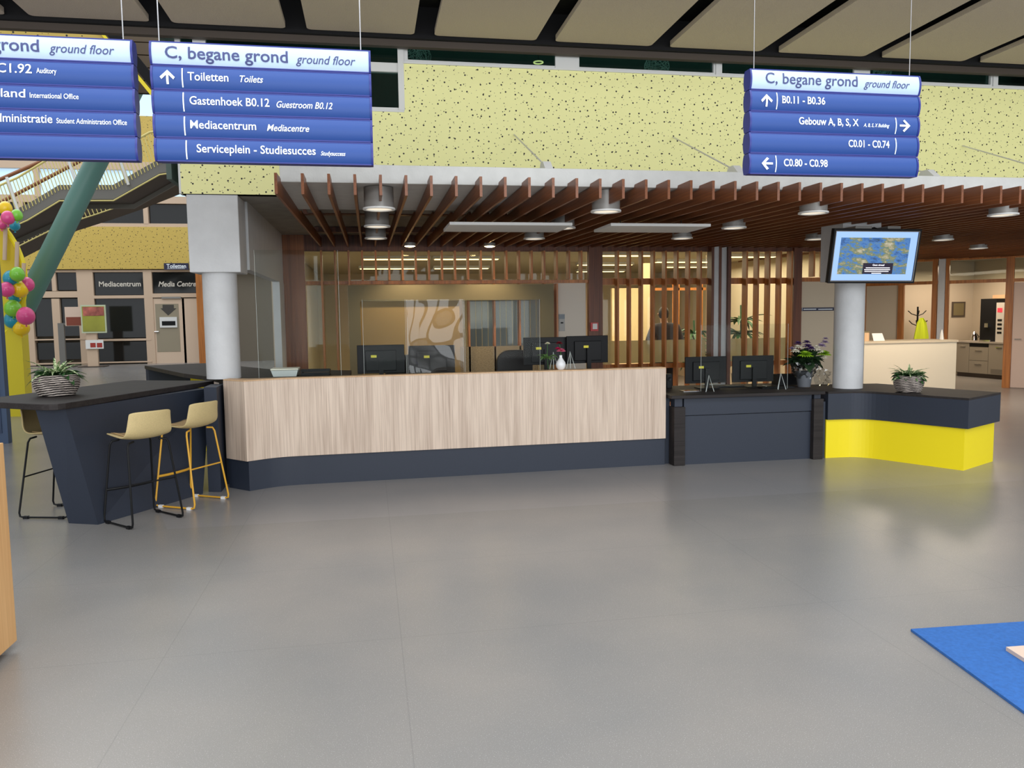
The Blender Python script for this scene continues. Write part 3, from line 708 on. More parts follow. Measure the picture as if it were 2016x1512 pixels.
sign('blue hanging sign at right with Gebouw A, B, S, X and arrows', 3.115, [
    [('t', 'C, begane grond', .077, .62, .068, .30, 0, .006), ('t', 'ground floor', .66, .938, .048, .30, IT, .002)],
    [('a', .085, 'u'), ('d', .146), ('t', 'B0.11 - B0.36', .175, .428, .046, .38, 0, .016)],
    [('t', 'Gebouw A, B, S, X', .275, .632, .046, .40, 0, .016), ('t', 'A, B, S, X Building', .662, .819, .022, .38, IT, .012), ('d', .862), ('a', .915, 'r')],
    [('t', 'C0.01 - C0.74', .573, .823, .046, .38, 0, .016), ('d', .865)],
    [('a', .092, 'l'), ('d', .146), ('t', 'C0.80 - C0.98', .19, .45, .046, .38, 0, .016)]], zt=3.287)

# ================================================================== back wall fittings
yo = 12.0
def q2(px0, py0, px1, py1, Y):           # a rectangle of the photo on the plane y = Y as x0, x1, z0, z1
    a = at(px0, py1, Y); b = at(px1, py0, Y); return a.x, b.x, a.z, b.z
def pbox(px0, py0, px1, py1, Y, d): x0, x1, z0, z1 = q2(px0, py0, px1, py1, Y); return (x0, x1, Y, Y + d, z0, z1)
x0, x1, z0, z1 = q2(690, 559, 1090, 740, yo)
xi0, xi1, _, zi = q2(712, 590, 1064, 700, yo)
hf = sgroup('window_31')
bx('frame_head', 'olive', hf, x0, x1, yo, yo + .12, zi, z1); bx('frame_jamb', 'olive', hf, x0, xi0, yo, yo + .12, .02, zi); bx('frame_jamb', 'olive', hf, xi1, x1, yo, yo + .12, .02, zi)
xm = at(906, 650, yo).x
bx('board', 'mustard', hf, xi0, xm, yo + .05, yo + .09, .02, zi)
bx('low_panel', plain('tan_low_panel', (150, 132, 104), .8, noise=.25, nscale=60), hf, xm, xi1, yo + .2, yo + .23, .02, at(1000, 682, yo).z)
bl = thing('vertical_blind', 'pale grey vertical blind seen inside the olive frame', 'blind', (1.6, 12.75, 1.1))
k0 = at(925, 620, 12.75).x
for i in range(15):
    MB().box(k0 + i * .1, k0 + i * .1 + .088, 12.74, 12.746, 1.15, 2.15, Matrix.Identity(4)).build('blind_slat', plain('lavender_grey_blind', (170, 172, 184), .7), bl)
bx('head_rail', 'white', bl, k0 - .02, k0 + 1.5, 12.72, 12.77, 2.152, 2.19)
# white door with entry panel, red call point
d2 = sgroup('door_2'); a = pbox(1092, 561, 1153, 740, YB - .03, .05); bx('leaf', plain('white_door', (216, 206, 192), .5), d2, a[0], a[1], a[2], a[3], .01, 2.2)
t = thing('entry_panel', 'small grey intercom panel on the white door', 'intercom', at(1105, 640, YB - .04))
bx('panel', 'downlight', t, *pbox(1101, 618, 1112, 652, YB - .045, .014)); bx('display', plain('grey_display', (70, 84, 96), .3), t, *pbox(1100.5, 619, 1111.5, 628, YB - .052, .006)); bx('button', 'black', t, *pbox(1104, 634, 1109, 637, YB - .052, .006))
t = thing('fire_call_point', 'small red fire alarm call point on the timber post', 'alarm', at(1170, 650, YB - .09))
bx('housing', plain('alarm_red', (190, 40, 34), .4), t, *pbox(1163, 635, 1178, 652, YB - .115, .03)); bx('window', 'white', t, *pbox(1167, 637, 1176, 648, YB - .12, .004))
t = thing('wall_sign', 'long narrow navy sign on the cream wall behind the bouquet', 'sign', at(1608, 613, YB - .03))
pb = bx('plate', plain('navy_plate', (34, 36, 66), .4), t, *pbox(1571, 605, 1645, 612.5, YB - .035, .012))
for a, b in ((1582, 1607), (1611, 1639)): bx('text_line', 'signwhite', t, *pbox(a, 607.8, b, 609.8, YB - .038, .002))
bx('divider_line', 'signwhite', t, *pbox(1579, 606, 1579.8, 611.5, YB - .038, .002))
# office behind the screens
for i, (x, y, l) in enumerate(((-.1, 15.5, 1.3), (1.25, 15.5, 1.3), (-.2, 18.5, 1.3), (1.5, 18.5, 1.3), (4.2, 14.6, 1.2), (4.6, 17.3, 1.3), (6.1, 16.4, 1.3), (6.9, 14.9, 1.2), (7.0, 18.2, 1.3), (5.3, 20.0, 1.3))):
    t = thing('strip_light', ('warm strip light on the office ceiling, ' + ('front left', 'front, second from left', 'back left', 'back, second from left', 'above the person', 'behind the person', 'left of the grey pier', 'right of the grey pier', 'right, near the cabinets', 'at the very back')[i]), 'lamp', (x + l / 2, y, 2.8), 'strip lights in the office')
    bx('housing', 'white', t, x, x + l, y - .11, y + .11, 2.80, 2.859); bx('tube', 'lampwarm', t, x + .03, x + l - .03, y - .08, y + .08, 2.79, 2.80)
o = MB(); o.box(PX(1205) * 18 / 12.4, PX(1266) * 18 / 12.4, 18.0, 18.1, 0, 2.3); o.box(PX(1266) * 15.6 / 12.4, PX(1277) * 15.6 / 12.4, 15.5, 15.7, 0, 2.86); struct(o.build('wall_office_partition', plain('warm_cream', (232, 206, 160), .7)))
o = MB(); o.box(*pbox(1326, 556, 1338, 720, 17, .1)); o.box(*pbox(1378, 556, 1384, 720, 17, .1)); o.box(*pbox(1290, 566, 1390, 572, 17, .08)); struct(o.build('trim_9', 'slat'))
t = thing('cabinet', 'grey two door office cabinet behind the right timber screen', 'cabinet', at(1522, 700, 18))
a = pbox(1500, 583, 1548, 700, 18, .5); bx('body', plain('cabinet_grey', (120, 112, 100), .5), t, a[0], a[1], a[2] + .02, a[3], 0, a[5])
xm_ = (a[0] + a[1]) / 2
for u, v in ((a[0] + .01, xm_ - .01), (xm_ + .01, a[1] - .01)):
    dd = bx('door', plain('cabinet_door', (136, 128, 116), .5), t, u, v, a[2], a[2] + .018, .1, a[5] - .04)
    bx('handle', 'chrome', dd, u + .04, v - .04, a[2] - .02, a[2] - .002, 1.0, 1.03)
def leaf_bunch(n, c, length, width, droop, up, seed, spread=1.0):
    rr = random.Random(seed); mb = MB()
    for i in range(n):
        an = 2 * math.pi * (i + rr.random() * .7) / n; e = up * (.35 + rr.random() * .9)
        mb.blade(Vector(c) + Vector((math.cos(an) * .015, math.sin(an) * .015, rr.random() * .01)), (math.cos(an) * spread, math.sin(an) * spread, e), length * (.65 + rr.random() * .5), width * (.75 + rr.random() * .5), droop * (.6 + .8 * rr.random()))
    return mb
def office_plant(label, px, Y, ztop, seed, n=26, L=.8):
    p = at(px, 650, Y); p.z = 0
    t = thing('potted_plant', label, 'plant', p)
    MB().lathe([(.14, 0), (.19, .42), (.17, .42), (.15, .38), (0, .38)], p, 20).build('pot', 'cabinet_grey' if 'cabinet_grey' in M else MATS['cabinet_grey'], t, smooth=True)
    mb = MB()
    for k in range(4):
        q = leaf_bunch(n // 2, (p.x, p.y, .7 + k * (ztop - 1.0) / 4), L * .6, .09, 1.3, .8, seed + k); mb.v, k0_ = mb.v, len(mb.v)
        mb.f += [tuple(i + k0_ for i in f) for f in q.f]; mb.v += q.v
    mb.tube([(p.x, p.y, .35), (p.x + .02, p.y, .8), (p.x, p.y, ztop - .2)], .018, 6)
    mb.build('foliage', 'leaf', t)
office_plant('tall leafy office plant behind the timber screen, right of the person', 1366, 15.2, 1.75, 3)
office_plant('tall leafy office plant behind the timber screen, right of the grey pier', 1458, 15.5, 2.05, 9, 34, .95)

# person seen from behind through the slats
P = at(1310, 700, 13.5); P.z = 0
per = thing('person', 'person in a dark grey sweater seen from behind through the slats', 'person', P)
def skin(name, pts, edges, mat, parent, root=0, sub=2):
    me = bpy.data.meshes.new(name); me.from_pydata([p[0] for p in pts], edges, []); me.materials.append(M[mat])
    o = bpy.data.objects.new(name, me); COL.objects.link(o); o.parent = parent
    m = o.modifiers.new('skin', 'SKIN'); m.use_smooth_shade = True
    for i, p in enumerate(pts):
        r = p[1]; me.skin_vertices[0].data[i].radius = r if isinstance(r, tuple) else (r, r)
        me.skin_vertices[0].data[i].use_root = (i == root)
    s = o.modifiers.new('sub', 'SUBSURF'); s.levels = sub; s.render_levels = sub
    return o
bp_ = [((0, 0, .95), (.19, .14)), ((0, .01, 1.15), (.19, .13)), ((0, .03, 1.38), (.21, .12)), ((0, .05, 1.50), (.08, .08)), ((0, .08, 1.56), (.06, .06)), ((0, .11, 1.65), (.085, .098)), ((0, .115, 1.735), (.07, .085)),
       ((.21, .02, 1.43), (.085, .085)), ((.31, .03, 1.14), (.065, .065)), ((.20, .21, .99), (.036, .036)), ((.17, .28, .98), (.028, .035)),
       ((-.21, .02, 1.43), (.085, .085)), ((-.31, .03, 1.14), (.065, .065)), ((-.20, .21, .99), (.036, .036)), ((-.17, .28, .98), (.028, .035)),
       ((.1, 0, .86), (.09, .09)), ((.11, .01, .5), (.06, .06)), ((.11, -.02, .09), (.04, .04)), ((.11, .13, .04), (.038, .03)),
       ((-.1, 0, .86), (.09, .09)), ((-.11, .01, .5), (.06, .06)), ((-.11, -.02, .09), (.04, .04)), ((-.11, .13, .04), (.038, .03))]
be = [(0, 1), (1, 2), (2, 3), (3, 4), (4, 5), (5, 6), (2, 7), (7, 8), (8, 9), (9, 10), (2, 11), (11, 12), (12, 13), (13, 14), (0, 15), (15, 16), (16, 17), (17, 18), (0, 19), (19, 20), (20, 21), (21, 22)]
skin('body', bp_, be, 'skin', per)
sw_ = [(p, (r[0] + .018, r[1] + .018)) for p, r in bp_[:4]] + [(p, (r[0] + .016, r[1] + .016)) for p, r in bp_[7:10]] + [(p, (r[0] + .016, r[1] + .016)) for p, r in bp_[11:14]]
sw_[3] = ((0, .055, 1.53), (.1, .095)); sw_[0] = ((0, 0, .9), (.21, .16))
skin('sweater', sw_, [(0, 1), (1, 2), (2, 3), (2, 4), (4, 5), (5, 6), (2, 7), (7, 8), (8, 9)], 'sweater', per)
tr_ = [((0, 0, .93), (.165, .125))] + [(bp_[i][0], (bp_[i][1][0] + .016, bp_[i][1][1] + .016)) for i in (15, 16, 17, 19, 20, 21)]
skin('trousers', tr_, [(0, 1), (1, 2), (2, 3), (0, 4), (4, 5), (5, 6)], 'trousers', per)
MB().lathe([(.096 * math.sin(math.pi * k / 10), -.125 * math.cos(math.pi * k / 10)) for k in range(1, 11)], P + Vector((0, .09, 1.70)), 16, 1, 1.0).build('hair', 'hair', per, smooth=True)
fcm = MB(); fcm.ball(P + Vector((0, .215, 1.675)), .016); fcm.build('nose', 'skin', per, smooth=True)
for s in (-1, 1):
    MB().ball(P + Vector((s * .085, .115, 1.685)), .024, 10).build('ear', 'skin', per, smooth=True)
    hm = skin('hand', [((s * .17, .28, .98), (.03, .03)), ((s * .165, .34, .975), (.036, .018)), ((s * .185, .40, .965), (.009, .009)), ((s * .19, .44, .955), (.008, .008)), ((s * .168, .41, .967), (.009, .009)), ((s * .17, .455, .955), (.008, .008)),
        ((s * .15, .405, .967), (.009, .009)), ((s * .15, .445, .955), (.008, .008)), ((s * .134, .39, .967), (.008, .008)), ((s * .13, .42, .957), (.007, .007)), ((s * .13, .33, .985), (.01, .01)), ((s * .112, .365, .98), (.008, .008))],
        [(0, 1), (1, 2), (2, 3), (1, 4), (4, 5), (1, 6), (6, 7), (1, 8), (8, 9), (0, 10), (10, 11)], 'skin', per, sub=1)

# ================================================================== right lobby and kitchen corner
wc = thing('lobby_counter', 'cream reception counter behind the right column', 'counter', (10.3, 14.1, 0))
bx('front_panel', plain('cream_counter', (226, 214, 192), .5), wc, 8.9, 11.62, 14.1, 14.16, 0, 1.05); bx('side_panel', 'cream_counter' if 0 else MATS['cream_counter'], wc, 11.56, 11.62, 14.161, 14.9, 0, 1.05); bx('worktop', 'cream', wc, 8.9, 11.64, 14.08, 14.9, 1.051, 1.09)
t = thing('wooden_box', 'stacked light wood tissue box on the cream counter beside column', 'box', at(1702, 668, 14.4)); z = 1.091
x = at(1703, 660, 14.4).x; bx('box_body', 'ashside', t, x - .08, x + .06, 14.35, 14.5, z, z + .17); bx('lid', 'olive', t, x - .085, x + .065, 14.345, 14.505, z + .171, z + .2)
t = thing('card_stand', 'white card standing on the cream counter', 'card', at(1729, 668, 14.4)); x = at(1729, 660, 14.4).x
MB().add([Vector((x - .125, 14.36, z)), Vector((x + .125, 14.36, z)), Vector((x + .115, 14.44, z + .15)), Vector((x - .115, 14.44, z + .15)), Vector((x - .125, 14.368, z)), Vector((x + .125, 14.368, z)), Vector((x + .115, 14.448, z + .15)), Vector((x - .115, 14.448, z + .15))],
    [(0, 1, 2, 3), (7, 6, 5, 4), (0, 4, 5, 1), (1, 5, 6, 2), (2, 6, 7, 3), (3, 7, 4, 0)]).build('card', 'white', t)
MB().add([Vector((x - .1, 14.375, z)), Vector((x + .1, 14.375, z)), Vector((x, 14.52, z)), Vector((x, 14.43, z + .12))], [(2, 1, 0), (0, 1, 3), (1, 2, 3), (2, 0, 3)]).build('prop', 'white', t)
t = thing('paper_cone', 'small pale folded paper on the right end of cream counter', 'paper', at(1854, 668, 14.4)); x = at(1854, 660, 14.4).x
MB().lathe([(.045, 0), (.03, .12), (.008, .2)], (x, 14.4, z), 8).build('fold', 'white', t)
# coat stand with safety vest
c = at(1806, 640, 18.0); c.z = 0
t = thing('coat_stand', 'dark coat stand in the room behind the cream counter', 'coat stand', c)
MB().tube([c, c + Vector((0, 0, 1.78))], .022, 10).build('pole', 'blackmetal', t); MB().lathe([(.24, 0), (.24, .03), (.04, .06)], c, 20).build('base', 'blackmetal', t)
for k in range(6):
    an = k * math.pi / 3; d = Vector((math.cos(an), math.sin(an), 0))
    MB().tube([c + Vector((0, 0, 1.55 - .25 * (k % 2))), c + d * .15 + Vector((0, 0, 1.6 - .25 * (k % 2))), c + d * .24 + Vector((0, 0, 1.68 - .25 * (k % 2)))], .012, 6).build('hook', 'blackmetal', t)
vst = thing('safety_vest', 'bright yellow safety vest hanging on the coat stand', 'vest', c + Vector((-.02, -.15, .3)))
mb = MB(); rings = [(1.5, .04), (1.38, .13), (1.05, .2), (.8, .22), (.62, .24)]
for z_, wd in rings: mb.v += [c + Vector((-.02 + wd * u, -.14 - .03 * abs(math.sin(u * 5)) - .02, z_)) for u in (-1, -.6, -.2, .2, .6, 1)]
mb.f = [(i * 6 + k, i * 6 + k + 1, (i + 1) * 6 + k + 1, (i + 1) * 6 + k) for i in range(4) for k in range(5)]
vb = mb.build('cloth', plain('hi_vis_yellow', (206, 226, 40), .7), vst, solid=.015)
bx('reflective_band', plain('silver_band', (190, 190, 186), .3), vst, c.x - .24, c.x + .2, c.y - .195, c.y - .185, .84, .89)
# kitchen unit
K1 = Vector((14.78, 17.95, 0)); kd = Vector((.109, -.994, 0)); kn = Vector((.994, .109, 0))
MK = Matrix(((kd.x, kn.x, 0, K1.x), (kd.y, kn.y, 0, K1.y), (0, 0, 1, 0), (0, 0, 0, 1)))
ku = thing('kitchen_unit', 'grey kitchen base unit with three fronts at far right', 'cabinet', K1)
kg = plain('kitchen_front_grey', (150, 142, 128), .5)
def kb(name, mat, par, *a): return MB().box(*a, MK).build(name, mat, par)
kb('carcass', kg, ku, 0, 1.56, .02, .6, .1, .86); kb('plinth', 'dark', ku, 0, 1.56, .06, .6, 0, .099); kb('worktop', plain('kitchen_top', (168, 160, 150), .4), ku, -.02, 1.58, -.02, .62, .861, .9)
for a, b, nm in ((.01, .40, 'door'), (.97, 1.55, 'door')):
    dd = kb(nm, kg, ku, a, b, 0, .019, .11, .85); kb('handle', 'chrome', dd, (a + b) / 2 - .08, (a + b) / 2 + .08, -.02, -.001, .76, .78)
for z0, z1 in ((.11, .42), (.43, .76)):
    dd = kb('drawer', kg, ku, .41, .96, 0, .019, z0, z1); kb('handle', 'chrome', dd, .58, .78, -.02, -.001, z1 - .09, z1 - .07)
kb('control_panel', 'black', ku, .41, .96, 0, .019, .77, .85)
kb('vent_grille', plain('grille_grey', (120, 114, 104), .5), ku, 1.05, 1.48, -.004, -.001, .13, .24)
cm = thing('coffee_machine', 'tall black and grey coffee machine with red light on the kitchen unit', 'coffee machine', K1 + kd * .95)
kb('body', 'black', cm, .6, 1.05, .1, .5, .901, 1.95); kb('side_column', plain('machine_grey', (190, 186, 178), .4), cm, 1.052, 1.27, .1, .5, .901, 1.85)
kb('logo_light', plain('red_badge', (230, 40, 50), .4, emit=(240, 40, 50), estr=1.5), cm, 1.09, 1.22, .092, .099, 1.62, 1.72); kb('spout', 'chrome', cm, .78, .88, .04, .099, 1.25, 1.35); kb('drip_tray', 'chrome', cm, .68, .98, .0, .099, .901, .94)
for z0 in (1.1, 1.2, 1.3, 1.4): kb('button', 'black', cm, 1.1, 1.22, .094, .099, z0, z0 + .05)
kt = thing('kettle', 'small steel jug on the kitchen worktop', 'kettle', K1 + kd * .3 + kn * .25 + Vector((0, 0, .901)))
MB().lathe([(.08, 0), (.085, .1), (.05, .2), (.02, .24), (0, .24)], K1 + kd * .3 + kn * .25 + Vector((0, 0, .901)), 16).build('body', 'chrome', kt, smooth=True)
p = K1 + kd * .3 + kn * .25 + Vector((0, 0, .901)); MB().tube([p + Vector((.08, 0, .05)), p + Vector((.14, 0, .1)), p + Vector((.06, 0, .19))], .009, 6).build('handle', 'black', kt)
t = thing('dark_frame', 'dark square frame on the wall above the kitchen unit', 'picture', at(1887, 625, 18.4))
bx('frame', 'dark', t, *pbox(1874, 594, 1901, 624, 18.395, .022)); bx('picture', 'olive', t, *pbox(1877, 597, 1898, 621, 18.39, .004))
t = thing('wall_notice', 'pale orange paper notice on the kitchen wall', 'notice', (15.6, 17.6, 1.6)); MB().box(15.608, 15.618, 17.35, 17.75, 1.55, 2.05).build('sheet', plain('notice_paper', (232, 192, 150), .7), t)

# television on the column
tl = R(10.7)
ctr = Vector((5.565, 8.066, 2.303))
MT = Matrix.Translation(ctr) @ Matrix.Rotation(R(-3.85), 4, 'Z') @ Matrix.Rotation(tl, 4, 'X') @ Matrix.Rotation(R(.5), 4, 'Y')
tv = thing('television', 'flat television tilted down on the right column above the flower bouquet', 'television', ctr)
tw_, th_ = .5125, .30
def tb(name, mat, par, *a, bevel=0): return MB().box(*a, MT).build(name, mat, par, bevel=bevel)
tb('casing', 'black', tv, -tw_, tw_, .0, .05, -th_, th_, bevel=.006)
fr_ = MB()
for a in ((-tw_, tw_, th_ - .028, th_), (-tw_, tw_, -th_, -th_ + .03), (-tw_, -tw_ + .028, -th_ + .03, th_ - .028), (tw_ - .028, tw_, -th_ + .03, th_ - .028)): fr_.box(a[0], a[1], -.018, -.001, a[2], a[3], MT)
fr_.build('bezel', 'black', tv)
f2 = MB()
for a in ((-tw_ + .02, tw_ - .02, th_ - .03, th_ - .022), (-tw_ + .02, tw_ - .02, -th_ + .022, -th_ + .03), (-tw_ + .02, -tw_ + .028, -th_ + .03, th_ - .03), (tw_ - .028, tw_ - .02, -th_ + .03, th_ - .03)): f2.box(a[0], a[1], -.022, -.019, a[2], a[3], MT)
f2.build('bezel_line', 'downlight', tv)
scn = tb('screen', plain('screen_border_blue', (20, 24, 30), .2, emit=(158, 194, 250), estr=.95), tv, -tw_ + .029, tw_ - .029, -.006, -.001, -th_ + .031, th_ - .029)
tb('picture', screen_material(), scn, -.415, .40, -.0085, -.0065, -.2, .205)
cp = tb('message_box', plain('message_dark', (24, 14, 36), .3, emit=(24, 14, 40), estr=.5), scn, -.12, .235, -.0105, -.0085, -.195, -.075)
tv_t = MB(); vs, fs = text_mesh('Geen signaal', 1, 0, .02); wv = max(v.x for v in vs)
tv_t.add([MT @ Vector((-.01 + v.x * .14 / wv, -.0115, -.105 + v.y * .026)) for v in vs], fs); wm = plain('screen_text', (240, 240, 245), .3, emit=(235, 235, 245), estr=.9); tv_t.build('lettering', wm, scn)
for k, (a, b) in enumerate(((-.085, .2), (-.1, .205), (-.095, .19), (-.01, .105))): tb('text_line', wm, scn, a, b, -.0115, -.0106, -.132 - k * .02, -.124 - k * .02)
mt = MB(); mt.tube([MT @ Vector((0, .05, .0)), Vector((CXR, 8.42, ctr.z + .05))], .03, 8); mt.box(CXR - .12, CXR + .12, 8.39, 8.419, ctr.z - .1, ctr.z + .16); mt.build('wall_bracket', 'blackmetal', tv)
t = thing('speaker_box', 'pair of pale grey boxes mounted above the television', 'box', (CXR, 8.2, 2.6))
bx('box_body', 'downlight', t, CXR - .3, CXR - .1, 8.1, 8.38, 2.55, 2.64); bx('box_body', 'downlight', t, CXR + .1, CXR + .26, 8.1, 8.38, 2.55, 2.64); MB().tube([(CXR - .1, 8.25, 2.6), (CXR, 8.2, 2.62), (CXR + .1, 8.25, 2.6)], .02, 8).build('link_bar', 'black', t)

# ================================================================== atrium behind at left: library front, stairs, wheel with balloons
YM = 33.0
fa = MB(); FK = [0]
def mbx(px0, py0, px1, py1, d0=0.0, d1=.25, Y=YM, mb=None): x0, x1, z0, z1 = q2(px0, py0, px1, py1, Y); FK[0] += 1; (fa if mb is None else mb).box(x0, x1, Y + d0 - .004 * FK[0], Y + d1, z0, z1)
for a in ((-140, 573, 181, 588), (-140, 531, 405, 537), (103, 537, 109, 573), (161, 531, 182, 720), (181, 581, 298, 588), (291, 531, 298, 720), (291, 577, 405, 586), (-140, 666, 182, 674), (182, 666, 298, 672), (110, 588, 117, 720), (-140, 713, 300, 720), (54, 531, 60, 720), (2, 531, 8, 720), (-60, 531, -54, 720)): mbx(*a)
# window strip above the ochre band
for a in ((-140, 441, 405, 448), (-140, 388, 405, 396), (156, 396, 175, 441), (284, 396, 291, 441), (40, 396, 46, 441), (-140, 322, 405, 328), (70, 328, 76, 388), (186, 328, 191, 388), (265, 328, 270, 388)): mbx(*a)
struct(fa.build('wall_atrium', 'beige'))
oc = MB(); x0, x1, z0, z1 = q2(-140, 448, 405, 531, YM); oc.box(x0, 3, YM - .12, YM + .3, z0, z1)
x0, x1, z2, z3 = q2(-140, 232, 405, 322, YM); oc.box(x0, 3, YM - .02, YM + .3, z2, z3); struct(oc.build('wall_atrium_band', 'yellowfar'))
dp = plain('dark_reflecting_pane', (26, 28, 28), .08, spec=.6); k = 41
wl = sgroup('window_41')
for a in ((-140, 537, 181, 573), (182, 537, 291, 581), (298, 537, 390, 577), (-140, 588, 161, 666), (182, 588, 291, 666), (-140, 674, 161, 713), (182, 672, 291, 713), (-140, 396, 405, 441)):
    b = pbox(*a, YM + .1, .04); bx('pane', dp, wl, *b)
wl2 = sgroup('window_42')
for a in ((-140, 328, 405, 388), (-140, 150, 405, 232)): bx('pane', 'skyglass', wl2, *pbox(*a, YM + .1, .04))
bk = MB(); bk.box(-26, 3, YM + .35, YM + .45, 0, 14); struct(bk.build('wall_north', plain('dim_library', (112, 104, 90), .8)))
bk = MB(); bk.box(-26.1, -26, 8, YM + .4, 0, 14); struct(bk.build('wall_west', plain('atrium_side', (150, 140, 110), .8)))
def flat_text(name, s, px0, px1, py0, py1, Y, mat, parent=None, shear=0, bold=.02):
    a = at(px0, py1, Y); b = at(px1, py0, Y); mb = MB()
    text_fit(mb, s, a.x, b.x, a.z, (b.z - a.z), lambda z: Y, shear, bold); return mb.build(name, mat, parent)
wt = plain('white_lettering', (214, 208, 196), .6)
flat_text('lettering', 'Mediacentrum', 195, 277, 554, 564, YM + .09, wt, wl); flat_text('lettering', 'Media Centre', 312, 386, 554, 564, YM + .09, wt, wl, .25)
ts = thing('toilet_sign', 'small navy Toiletten sign below the ochre perforated band', 'sign', at(347, 531, YM - .2))
bx('plate', plain('navy_plate', (34, 36, 66), .4), ts, *pbox(323, 518, 371, 531, YM - .2, .07)); flat_text('lettering', 'Toiletten', 328, 366, 520, 527.5, YM - .203, 'signwhite', ts); bx('underline', 'signwhite', ts, *pbox(329, 528.6, 364, 529.3, YM - .203, .002))
d3 = sgroup('door_3'); bg_ = plain('beige_door', (214, 190, 166), .5)
bx('leaf', bg_, d3, *pbox(299, 587, 362, 717, YM + .02, .08)); bx('side_panel', bg_, d3, *pbox(364, 587, 392, 717, YM + .02, .08)); bx('pane', plain('door_pane_grey', (150, 140, 118), .25), d3, *pbox(310, 598, 351, 693, YM + .01, .02))
ar = plain('arrow_grey', (66, 62, 58), .6); mb = MB()
pa = [at(px, py, YM) for px, py in ((320, 600), (342, 600), (342, 607), (347, 607), (331, 621), (316, 607), (320, 607))]
mb.prism([(p.x, p.z) for p in pa], YM + .0, YM + .009, axis='Y'); mb.build('arrow_notice', ar, d3)
ib = bx('intercom_box', 'white', d3, *pbox(315, 624, 348, 645, YM - .04, .05)); bx('intercom_slot', 'black', ib, *pbox(319, 632, 345, 641, YM - .045, .006))
h = at(304, 653, YM - .03); MB().tube([h, h + Vector((.16, 0, 0))], .025, 8).build('handle', 'chrome', d3)
bx('door_closer', 'downlight', d3, *pbox(318, 584, 356, 588, YM - .05, .06))
oj = MB(); oj.box(*pbox(393, 531, 410, 720, YM - .6, .3)); struct(oj.build('trim_10', 'slat'))
# notice boards in front of the library windows
Yt = 31.5; tt_ = at(180, 720, Yt); tt_.z = 0
t = thing('poster_stand', 'beige stand with framed green and red poster and small card', 'poster stand', tt_)
a = pbox(173, 655, 190, 720, Yt, .12); bx('post', 'beige', t, a[0], a[1], a[2], a[3], 0.03, a[5]); bx('base', 'dark', t, a[0] - .25, a[1] + .25, Yt - .3, Yt + .4, 0, .03)
fb = bx('frame', plain('pale_green_frame', (190, 200, 170), .5), t, *pbox(161, 600, 207, 656, Yt - .07, .06))
bx('poster', plain('poster_olive_green', (150, 150, 56), .6, noise=.25, nscale=1.2), fb, *pbox(163.5, 603, 204.5, 653, Yt - .08, .008))
bx('poster_picture', plain('poster_red_photo', (168, 92, 80), .6, noise=.6, nscale=4), fb, *pbox(163.5, 604, 204, 622, Yt - .086, .005))
cd_ = bx('card', 'white', t, *pbox(169, 669, 203, 687, Yt - .07, .03)); 
for u in (178, 191): bx('card_picture', plain('card_red', (160, 50, 44), .6), cd_, *pbox(u, 675, u + 10, 684, Yt - .076, .005))
t = thing('notice_board', 'pale notice board with red lower half, left of poster stand', 'notice board', at(146, 720, Yt + .5) * 1)
a = pbox(129, 604, 161, 642, Yt + .3, .05); bx('board', plain('pale_pink_board', (214, 190, 172), .6), t, *a); bx('red_half', plain('board_red', (128, 62, 44), .6), t, *pbox(131, 624, 160, 641, Yt + .29, .009))
a = pbox(118, 636, 125, 715, Yt + .3, .1); bx('post', 'stairgrey', t, a[0], a[1], a[2], a[3], .02, a[5]); bx('arm', 'stairgrey', t, *pbox(125, 636, 131, 640, Yt + .32, .03)); bx('base', 'dark', t, a[0] - .2, a[1] + .3, Yt + .1, Yt + .6, 0, .02)

# slanted teal column
p0, p1 = at(-48, 800, 17.4), at(300, 96, 17.4); p0 = p0 + (p1 - p0) * ((0 - p0.z) / (p1.z - p0.z))
t = thing('slanted_column', 'slanted teal round steel column in front of the stairs', 'column', p0)
MB().tube([p0, p1], .205, 24).build('shaft', 'teal', t, smooth=True)
MB().lathe([(.34, 0), (.34, .03), (.24, .05)], (p0.x, p0.y, 0), 24).build('base_plate', 'teal', t)

# stairs
YS = 21.0
st = thing('staircase', 'grey steel staircase with pale yellow railing climbing to the right', 'stairs', at(120, 430, YS))
path = [(-120, 478), (53, 402), (116, 364), (222, 364), (313, 313), (372, 305)]
pts = [at(x, y, YS) for x, y in path]
def band(mb, pts, y0, y1, up, dn):
    for a, b in zip(pts, pts[1:]):
        vs = [Vector((p.x, y, p.z + dz)) for y in (y0, y1) for p, dz in ((a, -dn), (b, -dn), (b, up), (a, up))]
        mb.add(vs, [(0, 1, 2, 3), (7, 6, 5, 4), (0, 4, 5, 1), (1, 5, 6, 2), (2, 6, 7, 3), (3, 7, 4, 0)])
    return mb
band(MB(), pts, YS, YS + .06, 0, .34).build('stringer', 'stairgrey', st); band(MB(), pts, YS + 1.7, YS + 1.76, 0, .34).build('stringer', 'stairgrey', st)
band(MB(), [p + Vector((0, 0, -.12)) for p in pts], YS + .061, YS + 1.699, 0, .1).build('soffit', 'dark', st)
def at_path(P, px):
    for a, b in zip(P, P[1:]):
        if a[0] <= px <= b[0]: t_ = (px - a[0]) / (b[0] - a[0]); return (px, a[1] + t_ * (b[1] - a[1]))
hr = [at(x - 18, y - 52, YS) for x, y in path]
for k in range(62):
    px = -20 + 6.3 * k; q = at_path(path, px)
    a = at(*q, YS - .02); b = at(q[0] - 18, q[1] - 52, YS - .02); a = a + (a - b) * .18
    MB().tube([a, b], .012, 5).build('baluster', 'railyellow', st)
MB().tube([p + Vector((0, -.02, 0)) for p in hr], .028, 8).build('handrail', 'railyellow', st)
MB().tube([p + Vector((0, -.02, -.34 - .04)) for p in pts], .018, 6).build('lower_rail', 'railyellow', st)
